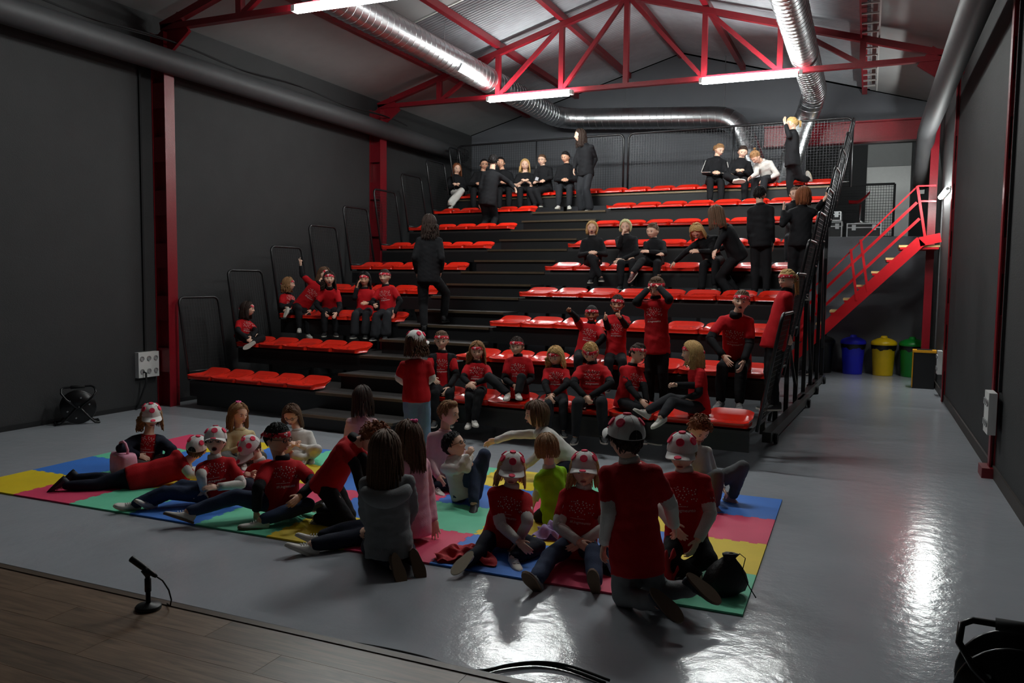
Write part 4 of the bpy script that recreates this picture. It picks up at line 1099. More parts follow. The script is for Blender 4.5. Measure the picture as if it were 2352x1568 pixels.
M_PRINT = mat('shirt_print_white', srgb(232, 226, 222), .8, noise=0)
# ================================================================== people: builder
def cloth(nm, c, rough=.85, noise=.07, nscale=14, bump=.25, bscale=160): return mat('cloth_'+nm, srgb(*c), rough, noise=noise, nscale=nscale, bump=bump, bscale=bscale, spec=.25)
CL = {k: cloth(k, c) for k, c in dict(red=(182, 16, 26), black=(24, 24, 27), charcoal=(40, 41, 45), white=(214, 210, 204), grey=(128, 130, 132), greymid=(96, 98, 100), navy=(26, 30, 46), jeans=(52, 64, 90), light=(112, 136, 164), pink=(226, 170, 184), cream=(214, 194, 150), lime=(150, 206, 20), rose=(216, 176, 180), darkred=(140, 18, 26), khaki=(84, 82, 80)).items()}
CL['jeans'] = mat('cloth_jeans', srgb(52, 64, 90), .85, noise=.22, nscale=40, bump=.3, bscale=220, spec=.25)
SHOEC = {k: mat('shoe_'+k, srgb(*c), .6, noise=.06, nscale=9) for k, c in dict(white=(214, 208, 200), black=(26, 26, 28), grey=(120, 120, 122), tan=(190, 150, 96), brown=(96, 70, 52), redblack=(70, 24, 26), pink=(196, 160, 160), dark=(54, 56, 66)).items()}
SOLEC = {k: mat('sole_'+k, srgb(*c), .7, noise=.05) for k, c in dict(white=(206, 200, 188), brown=(104, 82, 62), black=(30, 30, 30), cream=(196, 184, 160)).items()}
def foldnoise(me, amp, seed):
    n = len(me.vertices); co = np.empty(n*3); me.vertices.foreach_get('co', co); co = co.reshape(-1, 3)
    nr = np.empty(n*3); me.vertex_normals.foreach_get('vector', nr); nr = nr.reshape(-1, 3)
    rs = np.random.RandomState(seed); d = np.zeros(n)
    for k in range(5):
        q = rs.randn(3)*np.array([1, 1, 1.6])*(16+9*k); w = rs.randn(3)*9
        d += np.sin(co@q+1.6*np.sin(co@w+rs.rand()*6)+rs.rand()*6)/(1+.35*k)
    co = co+nr*(d*amp*.55)[:, None]; me.vertices.foreach_set('co', co.ravel()); me.update(); return co
def frame(f, up):
    f = unit(f); up = unit(np.asarray(up)-f*np.dot(f, up)); return f, up, np.cross(f, up)   # forward, up, right
NPEOPLE = [0]
def person(label, H, anchor, neck, head, face=(0, 0, 0), tf=0, pel=None, LA=None, RA=None, LL=None, RL=None, top='red', under='black', sleeve='tee', legs='black', shoes='black', sole='white', hair=('long', 'brown', .9), cap=False, band=False, glasses=False, skin='fair', mouth='closed', pr=False, hands=('relax', 'relax'), group=None, hem=.10, flare=0.0, fat=1.0, zmin=0.0, toeL=None, toeR=None, hk=None, hood=False, cardigan=None, stripe=False, vest=False, scrunch=None, logo=False):
    idx = NPEOPLE[0]; NPEOPLE[0] += 1
    # ---- anchor
    row = None; stand = None
    if anchor[0] == 'row':
        row = anchor[1]; px = anchor[2]; dy = anchor[3] if len(anchor) > 3 else .20
        yy, zz = RY(row)+dy, RZ(row)+.08+.066*H
        lo, hi = -12.0, 2.0
        for _ in range(40):
            m_ = (lo+hi)/2
            if pix(B(m_, yy, zz))[0] < px: lo = m_
            else: hi = m_
        P = B(lo, yy, zz); d0 = depth(P)
    elif anchor[0] == 'z':
        Q = at_z(anchor[1], anchor[2], anchor[3]); d0 = depth(Q); stand = Q; P = None
    elif anchor[0] == 'b':                                   # standing on a deck: bleacher x from pixel, fixed y, z
        px, yy, zz = anchor[1:4]; lo, hi = -12.0, 2.0
        for _ in range(40):
            m_ = (lo+hi)/2
            if pix(B(m_, yy, zz))[0] < px: lo = m_
            else: hi = m_
        stand = B(lo, yy, zz); d0 = depth(stand); P = None
    def J(t):
        return at_d(t[0], t[1], d0+(t[2] if len(t) > 2 and t[2] is not None else 0.0))
    if P is None: P = J(pel)
    elif pel is not None and len(pel) > 2: P = P+CF*pel[2]
    N = J(neck); Hc = J(head); N = N+unit(N-P)*.012*H
    hh = H*(hk or (.170 if H < 1.45 else .148))
    c2 = unit([-P[0], -P[1], 0]); rgt = np.array([-c2[1], c2[0], 0.0])
    def hdir(yaw): y = math.radians(yaw); return c2*math.cos(y)+rgt*math.sin(y)
    u = unit(N-P); f = hdir(tf); f = unit(f-u*np.dot(f, u)); left = np.cross(u, f)
    # ---- joints
    SL, SR = N-u*.052*H+left*.087*H*fat, N-u*.052*H-left*.087*H*fat
    HL, HR = P+left*.049*H*fat, P-left*.049*H*fat
    ua, fa, th, sh = .170*H, .148*H, .235*H, .225*H
    down = np.array([0, 0, -1.0])
    def limb(root, L1, L2, mid, end, pole, zm=None):
        e = np.asarray(end, float); d = e-root; L = np.linalg.norm(d)
        if L > (L1+L2)*.995: e = root+d/L*(L1+L2)*.995; d = e-root; L = np.linalg.norm(d)
        if mid is not None and len(mid) > 2 and mid[2] is not None: m = J(mid)
        elif mid is not None:
            best = None; dr = depth(root)
            for s_ in np.linspace(-.5, .5, 121):
                q = at_d(mid[0], mid[1], dr+s_); c_ = (np.linalg.norm(q-root)-L1)**2+(np.linalg.norm(q-e)-L2)**2
                if zm is not None and q[2] < zm+.05: c_ += .5
                if best is None or c_ < best[0]: best = (c_, q)
            m = best[1]
        else:
            a = (L1*L1-L2*L2+L*L)/(2*max(L, 1e-6)); h = math.sqrt(max(0, L1*L1-a*a)); dn = d/max(L, 1e-6)
            pv = np.asarray(pole, float); pv = unit(pv-dn*np.dot(pv, dn)); m = root+dn*a+pv*h
        v = m-root; l = np.linalg.norm(v)
        if l > L1*1.25: m = root+v/l*L1*1.25
        if zm is not None: m[2] = max(m[2], zm+.055); e[2] = max(e[2], zm+.06)
        return m, e
    A = {}
    for k, spec, root, sgn in (('L', LA, SL, 1), ('R', RA, SR, -1)):
        if spec == 'down' or spec is None and stand is not None: A[k] = limb(root, ua, fa, None, root+u*(-.305*H)+left*sgn*.012*H+f*.04*H, -f+left*sgn*.15)
        elif spec == 'lap' or spec is None: A[k] = limb(root, ua, fa, None, P+f*.15*H+u*.075*H+left*sgn*.035*H, -f*.6+left*sgn+down*.6)
        elif spec == 'knee': A[k] = limb(root, ua, fa, None, P+f*.22*H+u*.085*H+left*sgn*.08*H, -f*.6+left*sgn+down*.4)
        else: A[k] = limb(root, ua, fa, spec[0], J(spec[1]), -f+left*sgn*.6+down*.5)
    Lg = {}
    ff = hdir(tf)
    for k, spec, root, sgn in (('L', LL, HL, 1), ('R', RL, HR, -1)):
        if spec is None:
            if row is not None:
                kn = root+ff*th*.97+left*sgn*.015*H+down*.03*H
                dk = RZ(row-1) if row > 1 else 0.0
                an = kn+ff*.04*H+np.array([0, 0, -sh]); an[2] = max(an[2], dk+.062*H+.01)
                if an[2] > dk+.062*H+.02 and np.linalg.norm(an-kn) < sh*.98: pass
                Lg[k] = (kn, an)
            else:
                an = np.array([stand[0], stand[1], stand[2]+.062*H])+left*sgn*.055*H
                Lg[k] = limb(root, th, sh, None, an, ff)
        else: Lg[k] = limb(root, th, sh, spec[0], J(spec[1]) if spec[1][0] != 'g' else at_z(spec[1][1], spec[1][2], spec[1][3]), ff+np.array([0, 0, .5]), zmin)
    allp = [P, N, Hc]+[q for v in list(A.values())+list(Lg.values()) for q in v]
    base = np.array([P[0], P[1], max(0.0, min(q[2] for q in allp)-.06*H)])
    root_o = empty('person', tuple(base)); tag(root_o, label, 'person', group)
    rel = lambda q: np.asarray(q, float)-base
    vs = 1.22 if d0 > 11 else (1.08 if d0 > 8 else 1.0)
    # ---- head frame
    yaw, pit, rol = face; f0 = hdir(yaw); p_ = math.radians(pit); z3 = np.array([0, 0, 1.0])
    hf = f0*math.cos(p_)-z3*math.sin(p_); hu = z3*math.cos(p_)+f0*math.sin(p_)
    r_ = math.radians(rol); hr = np.cross(hf, hu); hu = hu*math.cos(r_)+(hr if np.dot(hr, CR) > 0 else -hr)*math.sin(r_); hf, hu, hr = frame(hf, hu)
    HM = np.column_stack([hr, hf, hu])*hh
    Mh = Matrix(((HM[0,0], HM[0,1], HM[0,2], rel(Hc)[0]), (HM[1,0], HM[1,1], HM[1,2], rel(Hc)[1]), (HM[2,0], HM[2,1], HM[2,2], rel(Hc)[2]), (0, 0, 0, 1)))
    # ---- body core
    sm = SKIN[skin]
    def torso(b, grow=0.0, t0=-.12, shirt=False, wk=1.0):
        prof = [(-.14, .070, .055), (-.05, .086, .068), (.08, .088, .070), (.25, .080, .064), (.45, .078, .058), (.65, .080, .057), (.82, .079, .053), (.92, .062, .042), (.985, .044, .036)]
        if shirt: prof = [(-.14, .097, .082), (-.05, .099, .083), (.08, .097, .080), (.25, .090, .072), (.45, .088, .068), (.65, .088, .067), (.82, .088, .062), (.92, .072, .050), (.985, .052, .044)]
        L = np.linalg.norm(N-P); n = 18; V = []; k = 0
        tl = [q for q in prof if q[0] >= t0-1e-6]
        if t0 < -.14: tl = [(t0, .099, .084)]+tl
        for t, w, d in tl:
            c = P+(N-P)*t-base
            for j in range(n):
                g = 2*math.pi*j/n; V.append(c+left*(w*H*fat*wk+grow)*math.cos(g)+f*(d*H*fat+grow)*math.sin(g))
            k += 1
        b.grid(V, n, k, wrap=True); b.add([V[j] for j in range(n)], [tuple(range(n-1, -1, -1))]); b.add([V[(k-1)*n+j] for j in range(n)], [tuple(range(n))])
    b = MB(); torso(b)
    b.capsule(rel(N-u*.03*H), rel(Hc-hu*hh*.22-hf*hh*.10), .036*H, .034*H)
    for k, S in (('L', SL), ('R', SR)):
        m, e = A[k]; b.capsule(rel(S), rel(m), .030*H, .022*H); b.capsule(rel(m), rel(e), .022*H, .0195*H); b.capsule(rel(N-u*.035*H), rel(S), .036*H, .034*H)
    for k, S in (('L', HL), ('R', HR)):
        m, e = Lg[k]; b.capsule(rel(S), rel(m), .055*H, .040*H); b.capsule(rel(m), rel(e), .038*H, .026*H)
    head_b = HEADS[mouth]; hv = np.array(head_b.v)@HM.T+rel(Hc)
    def body_done(me, hv=hv):
        n0 = len(me.vertices); co = np.empty(n0*3); me.vertices.foreach_get('co', co)
        V = [tuple(q) for q in co.reshape(-1, 3)]; F = [tuple(p.vertices) for p in me.polygons]; MI = [0]*len(F); bpy.data.meshes.remove(me)
        o = len(V); V += [tuple(q) for q in hv]; F += [tuple(i+o for i in q) for q in head_b.f]; MI += head_b.m
        for k, sg, hp in (('L', -1, hands[0]), ('R', 1, hands[1])):
            m, e = A[k]; fd = unit(e-m); sgn = 1 if k == 'L' else -1
            nb = unit(left*sgn*.8+f*.3+z3*.5 if abs(fd[2]) < .7 else left*sgn+f*.4)
            if hp == 'thumb': nb = left*sgn
            nb = unit(nb-fd*np.dot(nb, fd)); xx = np.cross(fd, nb)*1.0
            hl = .112*H; tv, tfc = HANDS[hp]
            # left hand template (thumb +X); mirrored for the right hand
            xs = tv[:, 0]*(1 if k == 'L' else -1)
            hvv = rel(e)+fd*0+(np.outer(xs, xx)+np.outer(tv[:, 1], fd)+np.outer(tv[:, 2], nb))*hl*.95
            o = len(V); V += [tuple(q) for q in hvv]; F += [tuple((i+o for i in (q if k == 'L' else reversed(q)))) for q in tfc]; MI += [0]*len(tfc)
        m2 = bpy.data.meshes.new('body'); m2.from_pydata(V, [], F)
        for mm in (sm, M_SCL, M_IRIS, M_LIP, M_BROW, M_MOUTH, M_TEETH): m2.materials.append(mm)
        m2.polygons.foreach_set('material_index', MI); m2.polygons.foreach_set('use_smooth', [True]*len(F)); m2.update()
        link('body', m2, root_o)
    job(b, (.0140 if H < 1.45 else .0155)*vs, 3, body_done)
    # ---- trousers
    b = MB(); g_ = .010*H
    n = 16; V = []; rows = [(-.16, .070, .058), (-.06, .092, .074), (.08, .092, .072), (.20, .084, .066)]
    for t, w, d in rows:
        c = P+(N-P)*t-base
        for j in range(n): a = 2*math.pi*j/n; V.append(c+left*(w*H*fat+.006)*math.cos(a)+f*(d*H*fat+.006)*math.sin(a))
    b.grid(V, n, 4, wrap=True); b.add([V[j] for j in range(n)], [tuple(range(n-1, -1, -1))]); b.add([V[3*n+j] for j in range(n)], [tuple(range(n))])
    for k, S in (('L', HL), ('R', HR)):
        m, e = Lg[k]; ee = m+(e-m)*.93
        b.capsule(rel(S), rel(m), (.058)*H*fat, .046*H*fat); b.capsule(rel(m), rel(ee), .047*H*fat, (.036+flare)*H)
    mtr = CL[legs]
    def trous_done(me, mtr=mtr):
        foldnoise(me, .0035, idx*3+1); me.materials.clear(); me.materials.append(mtr); link('trousers', me, root_o)
    job(b, (.0148 if H < 1.45 else .0165)*vs, 3, trous_done)
    # ---- shirt
    b = MB(); ga = .007*H
    torso(b, ga, t0=-hem-.05, shirt=True)
    arm_t = {'tee': .62, 'long': 1.0, 'none': .12}[sleeve]
    for k, S in (('L', SL), ('R', SR)):
        m, e = A[k]; b.capsule(rel(N-u*.038*H), rel(S), .038*H, .040*H)
        if sleeve == 'long': b.capsule(rel(S), rel(m), .038*H, .032*H); b.capsule(rel(m), rel(m+(e-m)*.95), .032*H, .026*H)
        elif not cardigan: b.capsule(rel(S), rel(S+(m-S)*arm_t), .038*H, .041*H)
    mtop = CL[top]
    def shirt_done(me, mtop=mtop):
        co = foldnoise(me, .0040, idx*3+2); me.materials.clear(); me.materials.append(mtop)
        polys = [tuple(p.vertices) for p in me.polygons]
        so = link('shirt' if cardigan is None else 'cardigan', me, root_o)
        if pr:
            T = BVHTree.FromPolygons([Vector(q) for q in co], polys); s_ = .128*H; C = P+(N-P)*.60-base; V = []; F = []
            def put(x, y):
                q = C+left*x*s_+u*y*s_+f*.4; h = T.ray_cast(Vector(q), Vector(-f))
                return (np.array(h[0])+f*.003) if h[0] is not None else None
            for poly in PRINT[0]:
                pts = [put(x, y) for x, y in poly]
                if all(q is not None for q in pts): o = len(V); V += pts; F.append(tuple(range(o, o+len(pts))))
            tv = [put(x*.95, y) for x, y in PRINT[1][0]]
            if all(q is not None for q in tv): o = len(V); V += tv; F += [tuple(i+o for i in q) for q in PRINT[1][1]]
            if V: tag(MB().add(V, F).build('print', M_PRINT, so), kind='stuff')
        if logo or stripe:
            pass
    job(b, (.0128 if H < 1.45 else .0145)*vs, 3, shirt_done)
    # ---- under sleeves
    def path(S, m, e, n1=6):
        Q = [S+(m-S)*t for t in np.linspace(0, .90, 4)]; a_, b_ = m+(S-m)*.10, m+(e-m)*.10
        Q += [(1-t)**2*a_+2*t*(1-t)*m+t*t*b_ for t in (.25, .5, .75)]; Q += [m+(e-m)*t for t in np.linspace(.10, .97, 5)]; return Q
    if sleeve == 'tee' and under and not cardigan:
        for k, S in (('L', SL), ('R', SR)):
            m, e = A[k]; Q = [rel(q) for q in path(S+(m-S)*.40, m, e)]; R = list(np.linspace(.0345, .030, 7)*H)+list(np.linspace(.0305, .0245, 5)*H)
            R = [r*(1+.05*math.sin(i*2.1+idx)) for i, r in enumerate(R)]
            MB().tube(Q, R, 12).build('sleeve', CL[under], root_o, True)
        if under != 'skin':
            q0 = rel(N); uu = unit(hu*.3+u*.7)
            MB().tube([q0-u*.012*H, q0+uu*.012*H, q0+uu*.022*H], [.045*H, .042*H, .038*H], 16).build('collar', CL[under], root_o, True)
    elif sleeve != 'tee':
        q0 = rel(N); MB().tube([q0-u*.015*H, q0+u*.005*H, q0+u*.012*H], [.052*H, .045*H, .040*H], 16).build('collar', CL[top], root_o, True)
    if cardigan or vest:
        b = MB(); torso(b, .015*H, t0=-.15, shirt=True, wk=1.04)
        for k, S in (('L', SL), ('R', SR)):
            m, e = A[k]; b.capsule(rel(N-u*.042*H), rel(S), .042*H, .045*H)
            if cardigan: b.capsule(rel(S), rel(m), .048*H, .040*H); b.capsule(rel(m), rel(m+(e-m)*.92), .040*H, .032*H)
        mc = CL[cardigan or 'black']
        def card_done(me, mc=mc):
            co = foldnoise(me, .004, idx+77); bm = bmesh.new(); bm.from_mesh(me)
            dl = [fc for fc in bm.faces if abs(np.dot(np.array(fc.calc_center_median())-(P-base), left)) < .050*H and np.dot(np.array(fc.calc_center_median())-(P-base), f) > .01]
            bmesh.ops.delete(bm, geom=dl, context='FACES'); bm.to_mesh(me); bm.free(); me.materials.clear(); me.materials.append(mc); link('jacket', me, root_o)
        job(b, .013, 3, card_done)
    if hood:
        q0 = rel(N)-u*.06*H; Q = [q0+left*.10*H*math.cos(a)*1.0-f*(.035+.055*math.sin(a))*H-u*(.05*math.sin(a))*H for a in np.linspace(.0, math.pi, 11)]
        MB().tube(Q, [.012*H, .03*H, .036*H, .04*H, .043*H, .045*H, .043*H, .04*H, .036*H, .03*H, .012*H], 10).build('hood', CL[top], root_o, True)
    if stripe:
        for k, S in (('L', SL), ('R', SR)):
            m, e = A[k]; sgn = 1 if k == 'L' else -1
            for w in (-.008, 0, .008):
                Q = [rel(q)+unit(left*sgn+f*.5)*(.046-.012*i/11)*H+f*w*H*1.2 for i, q in enumerate(path(S, m, e))]
                MB().tube(Q, .0032*H, 5).build('stripe', CL['white'], root_o)
    # ---- shoes
    for k, tt in (('L', toeL), ('R', toeR)):
        m, e = Lg[k]; shank = unit(m-e)
        if tt is None: td = ff+np.cross(z3, ff)*(.18 if k == 'L' else -.18)
        else: td = J(tt)-(J((LL if k == 'L' else RL)[1]) if (LL if k == 'L' else RL)[1][0] != 'g' else e)
        td = unit(td); upv = shank if abs(np.dot(shank, td)) < .9 else z3
        if tt is None: upv = z3
        ff_, uu_, rr_ = frame(td, upv); s_ = .158*H
        Ms = Matrix((( rr_[0]*s_, ff_[0]*s_, uu_[0]*s_, rel(e)[0]), (rr_[1]*s_, ff_[1]*s_, uu_[1]*s_, rel(e)[1]), (rr_[2]*s_, ff_[2]*s_, uu_[2]*s_, rel(e)[2]), (0, 0, 0, 1)))
        so = link('shoe', SHOE, root_o); so.matrix_local = Ms; so.material_slots[0].link = 'OBJECT'; so.material_slots[0].material = SHOEC[shoes]
        s2 = link('sole', SOLE, so); s2.material_slots[0].link = 'OBJECT'; s2.material_slots[0].material = SOLEC[sole]
        if shoes in ('white', 'grey', 'redblack', 'dark'): link('laces', LACES, so)
    # ---- hair and headwear
    hs, hc, hl = (list(hair)+[.9])[:3]
    ho = link('hair', hair_mesh(hs, hl, idx % 2), root_o); ho.matrix_local = Mh; ho.material_slots[0].link = 'OBJECT'; ho.material_slots[0].material = HAIR[hc]
    if band:
        bo = link('headband', BAND, root_o); bo.matrix_local = Mh
    if cap:
        co_ = link('cap', CAP[0], root_o); co_.matrix_local = Mh; link('brim', CAP[1], co_); link('strap_opening', CAP[3], co_)
        for d in CAP[2]: link('dot', d, co_)
    if glasses:
        go = link('glasses', GLASSES, root_o); go.matrix_local = Mh
    if scrunch:
        s_o = link('scrunchie', SCRUNCH, ho); s_o.location = scrunch
    return root_o
# ================================================================== people: who sits where
GF, GR, GB, GU = 'children on the floor', 'children in red on the bleachers', 'young people in black on the top row', 'young people in black on the middle rows'
red_w = dict(top='red', under='white', sleeve='tee')
red_b = dict(top='red', under='black', sleeve='tee')
blk = dict(top='black', sleeve='long', legs='black')
# ---------------- floor, left
person('girl in a dotted white cap and navy cardigan sitting cross-legged', 1.30, ('z', 335, 1072, .02), (341, 1000), (347, 955), (5, 12, 0), 0, pel=(336, 1056), LA=((394, 1032), (383, 1062, -.12)), RA=((278, 1030), (318, 1045, -.18)), LL=((405, 1058, -.15), (345, 1078, -.28)), RL=((288, 1062, -.15), (372, 1078, -.25)), cardigan='navy', legs='khaki', hair=('wavy', 'light', .6), cap=True, pr=True, group=GF, **red_w)
person('girl in a beige jumper with a pink scrunchie on top of her head', 1.25, ('z', 552, 1062, .02), (550, 988), (548, 950), (38, 5, 0), 15, pel=(550, 1044), top='cream', sleeve='long', legs='khaki', LL=((600, 1050), (560, 1065, -.1)), RL=((510, 1052), (560, 1068, -.2)), LA='lap', RA='lap', hair=('long', 'light', .7), scrunch=(0, -.05, .56), group=GF, shoes='white')
person('girl with glasses and long brown hair looking down beside the bleacher steps', 1.25, ('z', 690, 1050, .02), (684, 990), (670, 952), (-18, 25, 0), -10, pel=(690, 1040), top='white', sleeve='long', legs='white', LL=((728, 1032), (715, 1052, -.15)), RL=((680, 1050, -.2), (700, 1056, -.25)), LA='lap', RA='lap', hair=('long', 'brown', .7), glasses=True, group=GF, shoes='white')
person('boy in a white cap and glasses with his mouth wide open', 1.28, ('z', 505, 1152, .02), (493, 1054), (495, 1014), (-6, -14, 0), -5, pel=(507, 1135), LA=((556, 1112), (500, 1118, -.22)), RA=((462, 1092), (468, 1124, -.12)), LL=((340, 1104, -.05), (326, 1166, -.22)), RL=((350, 1128, -.2), (255, 1163, -.30)), toeL=(300, 1150, -.32), toeR=(228, 1158, -.36), legs='jeans', shoes='white', hair=('short', 'dark'), cap=True, glasses=True, mouth='open', pr=True, group=GF, sole='cream', **red_w)
person('child in a dotted cap lying on the belly with feet towards the left wall', 1.25, ('z', 320, 1118, .03), (425, 1066, .22), (452, 1030, .26), (150, -15, 12), 120, pel=(312, 1100, .05), LA=((438, 1092, .1), (468, 1092, .2)), RA=((445, 1080, .35), (478, 1080, .4)), LL=((225, 1124, -.05), (142, 1128, -.10)), RL=((232, 1098, .05), (155, 1098, .05)), toeL=(98, 1172, -.12), toeR=(112, 1148, .03), legs='navy', shoes='dark', sole='black', hair=('short', 'brown'), cap=True, group=GF, hem=.1, **red_w)
person('child in a dotted cap bowed behind the boy with the headband', 1.25, ('z', 600, 1120, .02), (598, 1062), (576, 1030), (-48, 38, 0), -30, pel=(612, 1110), LA='lap', RA='lap', LL=((600, 1120, -.1), (560, 1130, -.2)), RL=((560, 1112), (590, 1128, -.2)), legs='navy', shoes='white', hair=('short', 'brown'), cap=True, group=GF, **red_w)
person('dark-haired boy with glasses and a red headband sitting in front of the bowed child', 1.40, ('z', 645, 1182, .02), (648, 1058), (637, 1006), (52, 6, 0), 18, pel=(648, 1155), LA=((722, 1108), (688, 1140, -.25)), RA=((592, 1122), (589, 1172, -.22)), LL=((705, 1160, -.15), (600, 1195, -.32)), RL=((545, 1140, -.1), (432, 1176, -.25)), toeR=(398, 1165, -.28), toeL=(520, 1190, -.4), legs='jeans', shoes='white', sole='brown', hair=('short', 'black'), band=True, glasses=True, pr=True, group=GF, skin='mid', **red_b)
person('child in red and black bending forward over the mat behind the hooded girl', 1.35, ('z', 755, 1196, .02), (812, 1012, -.05), (858, 1006, -.1), (70, 45, 0), 60, pel=(752, 1110), LA=((835, 1060), (850, 1120, -.1)), RA=((815, 1065, -.2), (835, 1140, -.3)), LL=((800, 1190, .05), (735, 1190, .15)), RL=((800, 1210, -.15), (728, 1208, -.05)), toeL=(705, 1205, .2), toeR=(690, 1222, .0), legs='black', shoes='grey', hair=('curly', 'auburn'), group=GF, **red_b)
person('girl in a pink cardigan with long hair seen from behind near the bleacher steps', 1.28, ('z', 833, 1072, .02), (832, 958), (832, 912), (165, 0, 0), 172, pel=(832, 1050), top='rose', sleeve='long', legs='navy', LA='lap', RA='lap', LL=((790, 1050, .2), (850, 1060, .3)), RL=((875, 1050, .2), (815, 1060, .3)), hair=('long', 'dark', .8), group=GF, shoes='white')
person('girl in a grey hooded sweatshirt kneeling with her back to the stage', 1.38, ('z', 890, 1300, .02), (888, 1090), (884, 1032), (172, 5, 0), 176, pel=(893, 1245), top='grey', hood=True, sleeve='long', legs='navy', LA=((836, 1172), (850, 1215, .15)), RA=((948, 1165), (935, 1205, .2)), LL=((850, 1285, .28), (905, 1298, -.12)), RL=((925, 1275, .32), (952, 1285, -.05)), toeL=(918, 1345, -.16), toeR=(966, 1330, -.08), shoes='brown', sole='brown', hair=('long', 'brown', 1.3), group=GF, fat=1.1, hem=.14)
person('girl in a pale pink fleece with long hair and legs stretched to the left', 1.50, ('z', 955, 1240, .02), (948, 1052), (938, 1004), (-150, 5, 0), -125, pel=(950, 1205), top='pink', sleeve='long', legs='navy', LA='lap', RA=((985, 1130), (996, 1192, .12)), LL=((825, 1232, -.10), (705, 1290, -.26)), RL=((815, 1212, -.0), (678, 1240, -.1)), toeL=(676, 1278, -.30), toeR=(640, 1222, -.12), shoes='white', sole='white', hair=('long', 'brown', 1.0), scrunch=(.1, -.2, .52), group=GF, hands=('relax', 'flat'), hk=.152, fat=.92)
# ---------------- floor, middle
person('short-haired boy in a pale sweatshirt looking to the right', 1.32, ('z', 1010, 1112, .02), (1022, 993), (1030, 948), (62, 2, 0), 20, pel=(1010, 1088), top='rose', sleeve='long', legs='navy', LA=((1062, 1050), (1035, 1085, -.1)), RA=((985, 1055), (1005, 1092, -.2)), LL=((1050, 1105, -.1), (1000, 1122, -.25)), RL=((985, 1108, -.1), (1040, 1125, -.25)), hair=('fringe', 'light'), group=GF, shoes='white')
person('boy with glasses leaning back in a white sweatshirt with his knee drawn up', 1.30, ('z', 1072, 1148, .02), (1042, 1052, .0), (1042, 1022), (68, -22, 0), 45, pel=(1068, 1128), top='white', sleeve='long', legs='jeans', LA=((1072, 1078), (1080, 1046, -.05)), RA=((1052, 1080, -.2), (1072, 1048, -.15)), LL=((1112, 1046), (1094, 1150, -.1)), RL=((1090, 1075, -.05), (1088, 1155, -.25)), toeL=(1094, 1172, -.35), toeR=(1080, 1172, -.4), hair=('short', 'black'), glasses=True, hands=('fist', 'fist'), shoes='black', sole='white', group=GF)
person('boy in white with a bowl cut reaching his arm out to the left', 1.40, ('z', 1310, 1092, .02), (1240, 990, -.05), (1232, 950, -.05), (-78, 5, 0), -75, pel=(1312, 1062), top='white', sleeve='long', legs='navy', LA=((1232, 1048, -.12), (1210, 1068, -.15)), RA=((1170, 998, -.02), (1102, 1016, -.05)), LL=((1270, 1090, -.2), (1330, 1098, .1)), RL=((1275, 1080, .15), (1330, 1088, .3)), hair=('bowl', 'brown'), group=GF, shoes='dark', hands=('flat', 'relax'))
person('child in a lime green T-shirt with a blond bob seen from behind', 1.22, ('z', 1275, 1200, .02), (1262, 1076), (1256, 1028), (-150, 8, 0), -140, pel=(1277, 1172), top='lime', under='white', sleeve='tee', legs='black', LA=((1238, 1120), (1228, 1150, .1)), RA=((1300, 1120), (1275, 1150, .2)), LL=((1240, 1195, .05), (1292, 1205, -.05)), RL=((1258, 1192, .25), (1300, 1196, .1)), toeL=(1310, 1210, -.1), toeR=(1318, 1200, .05), hair=('bob', 'light', .3), shoes='tan', sole='brown', group=GF, hem=.2)
person('girl in a dotted cap and white scarf with one hand on the floor', 1.28, ('z', 1150, 1258, .02), (1174, 1122), (1175, 1078), (0, 6, 4), 5, pel=(1150, 1232), LA=((1212, 1200), (1190, 1240, -.1)), RA=((1150, 1205), (1198, 1258, -.28)), LL=((1235, 1256, -.12), (1180, 1280, -.3)), RL=((1105, 1266, -.2), (1068, 1300, -.42)), toeR=(1040, 1330, -.50), legs='navy', shoes='white', sole='cream', hair=('long', 'blond', .5), cap=True, pr=True, group=GF, **red_w)
person('girl in a dotted cap and white roll-neck with her legs stretched out to the stage', 1.30, ('z', 1325, 1282, .02), (1340, 1124), (1342, 1080), (-4, -6, 0), 0, pel=(1326, 1256), LA=((1392, 1210), (1340, 1242, -.22)), RA=((1282, 1208), (1330, 1245, -.25)), LL=((1362, 1268, -.30), (1366, 1352, -.52)), RL=((1262, 1280, -.25), (1232, 1352, -.50)), toeL=(1358, 1312, -.58), toeR=(1200, 1312, -.58), legs='jeans', shoes='grey', sole='brown', hair=('long', 'blond', .5), cap=True, pr=True, group=GF, flare=.006, **red_w)
person('boy in a dotted cap kneeling upright with his back to the stage', 1.42, ('z', 1462, 1400, .02), (1446, 1065), (1438, 1008), (-152, -4, 0), 170, pel=(1462, 1270), LA=((1398, 1178), (1388, 1246, .05)), RA=((1540, 1160), (1548, 1205, .15)), LL=((1432, 1385, .12), (1512, 1385, -.22)), RL=((1500, 1380, .18), (1590, 1350, -.05)), toeL=(1565, 1440, -.30), toeR=(1640, 1395, -.10), legs='grey', shoes='dark', sole='brown', hair=('short', 'dark'), cap=True, group=GF, fat=1.05, hem=.16, **red_w)
person('boy in a dotted cap and printed red T-shirt facing the stage at the right', 1.38, ('z', 1575, 1300, .02), (1572, 1085), (1567, 1040), (-8, 4, 0), -5, pel=(1576, 1240), LA=((1632, 1180), (1603, 1240, -.22)), RA=((1512, 1160), (1545, 1205, -.25)), LL=((1628, 1285, -.18), (1560, 1320, -.2)), RL=((1535, 1290, -.2), (1600, 1330, -.30)), legs='black', shoes='dark', sole='black', hair=('short', 'light'), cap=True, pr=True, group=GF, **red_w)
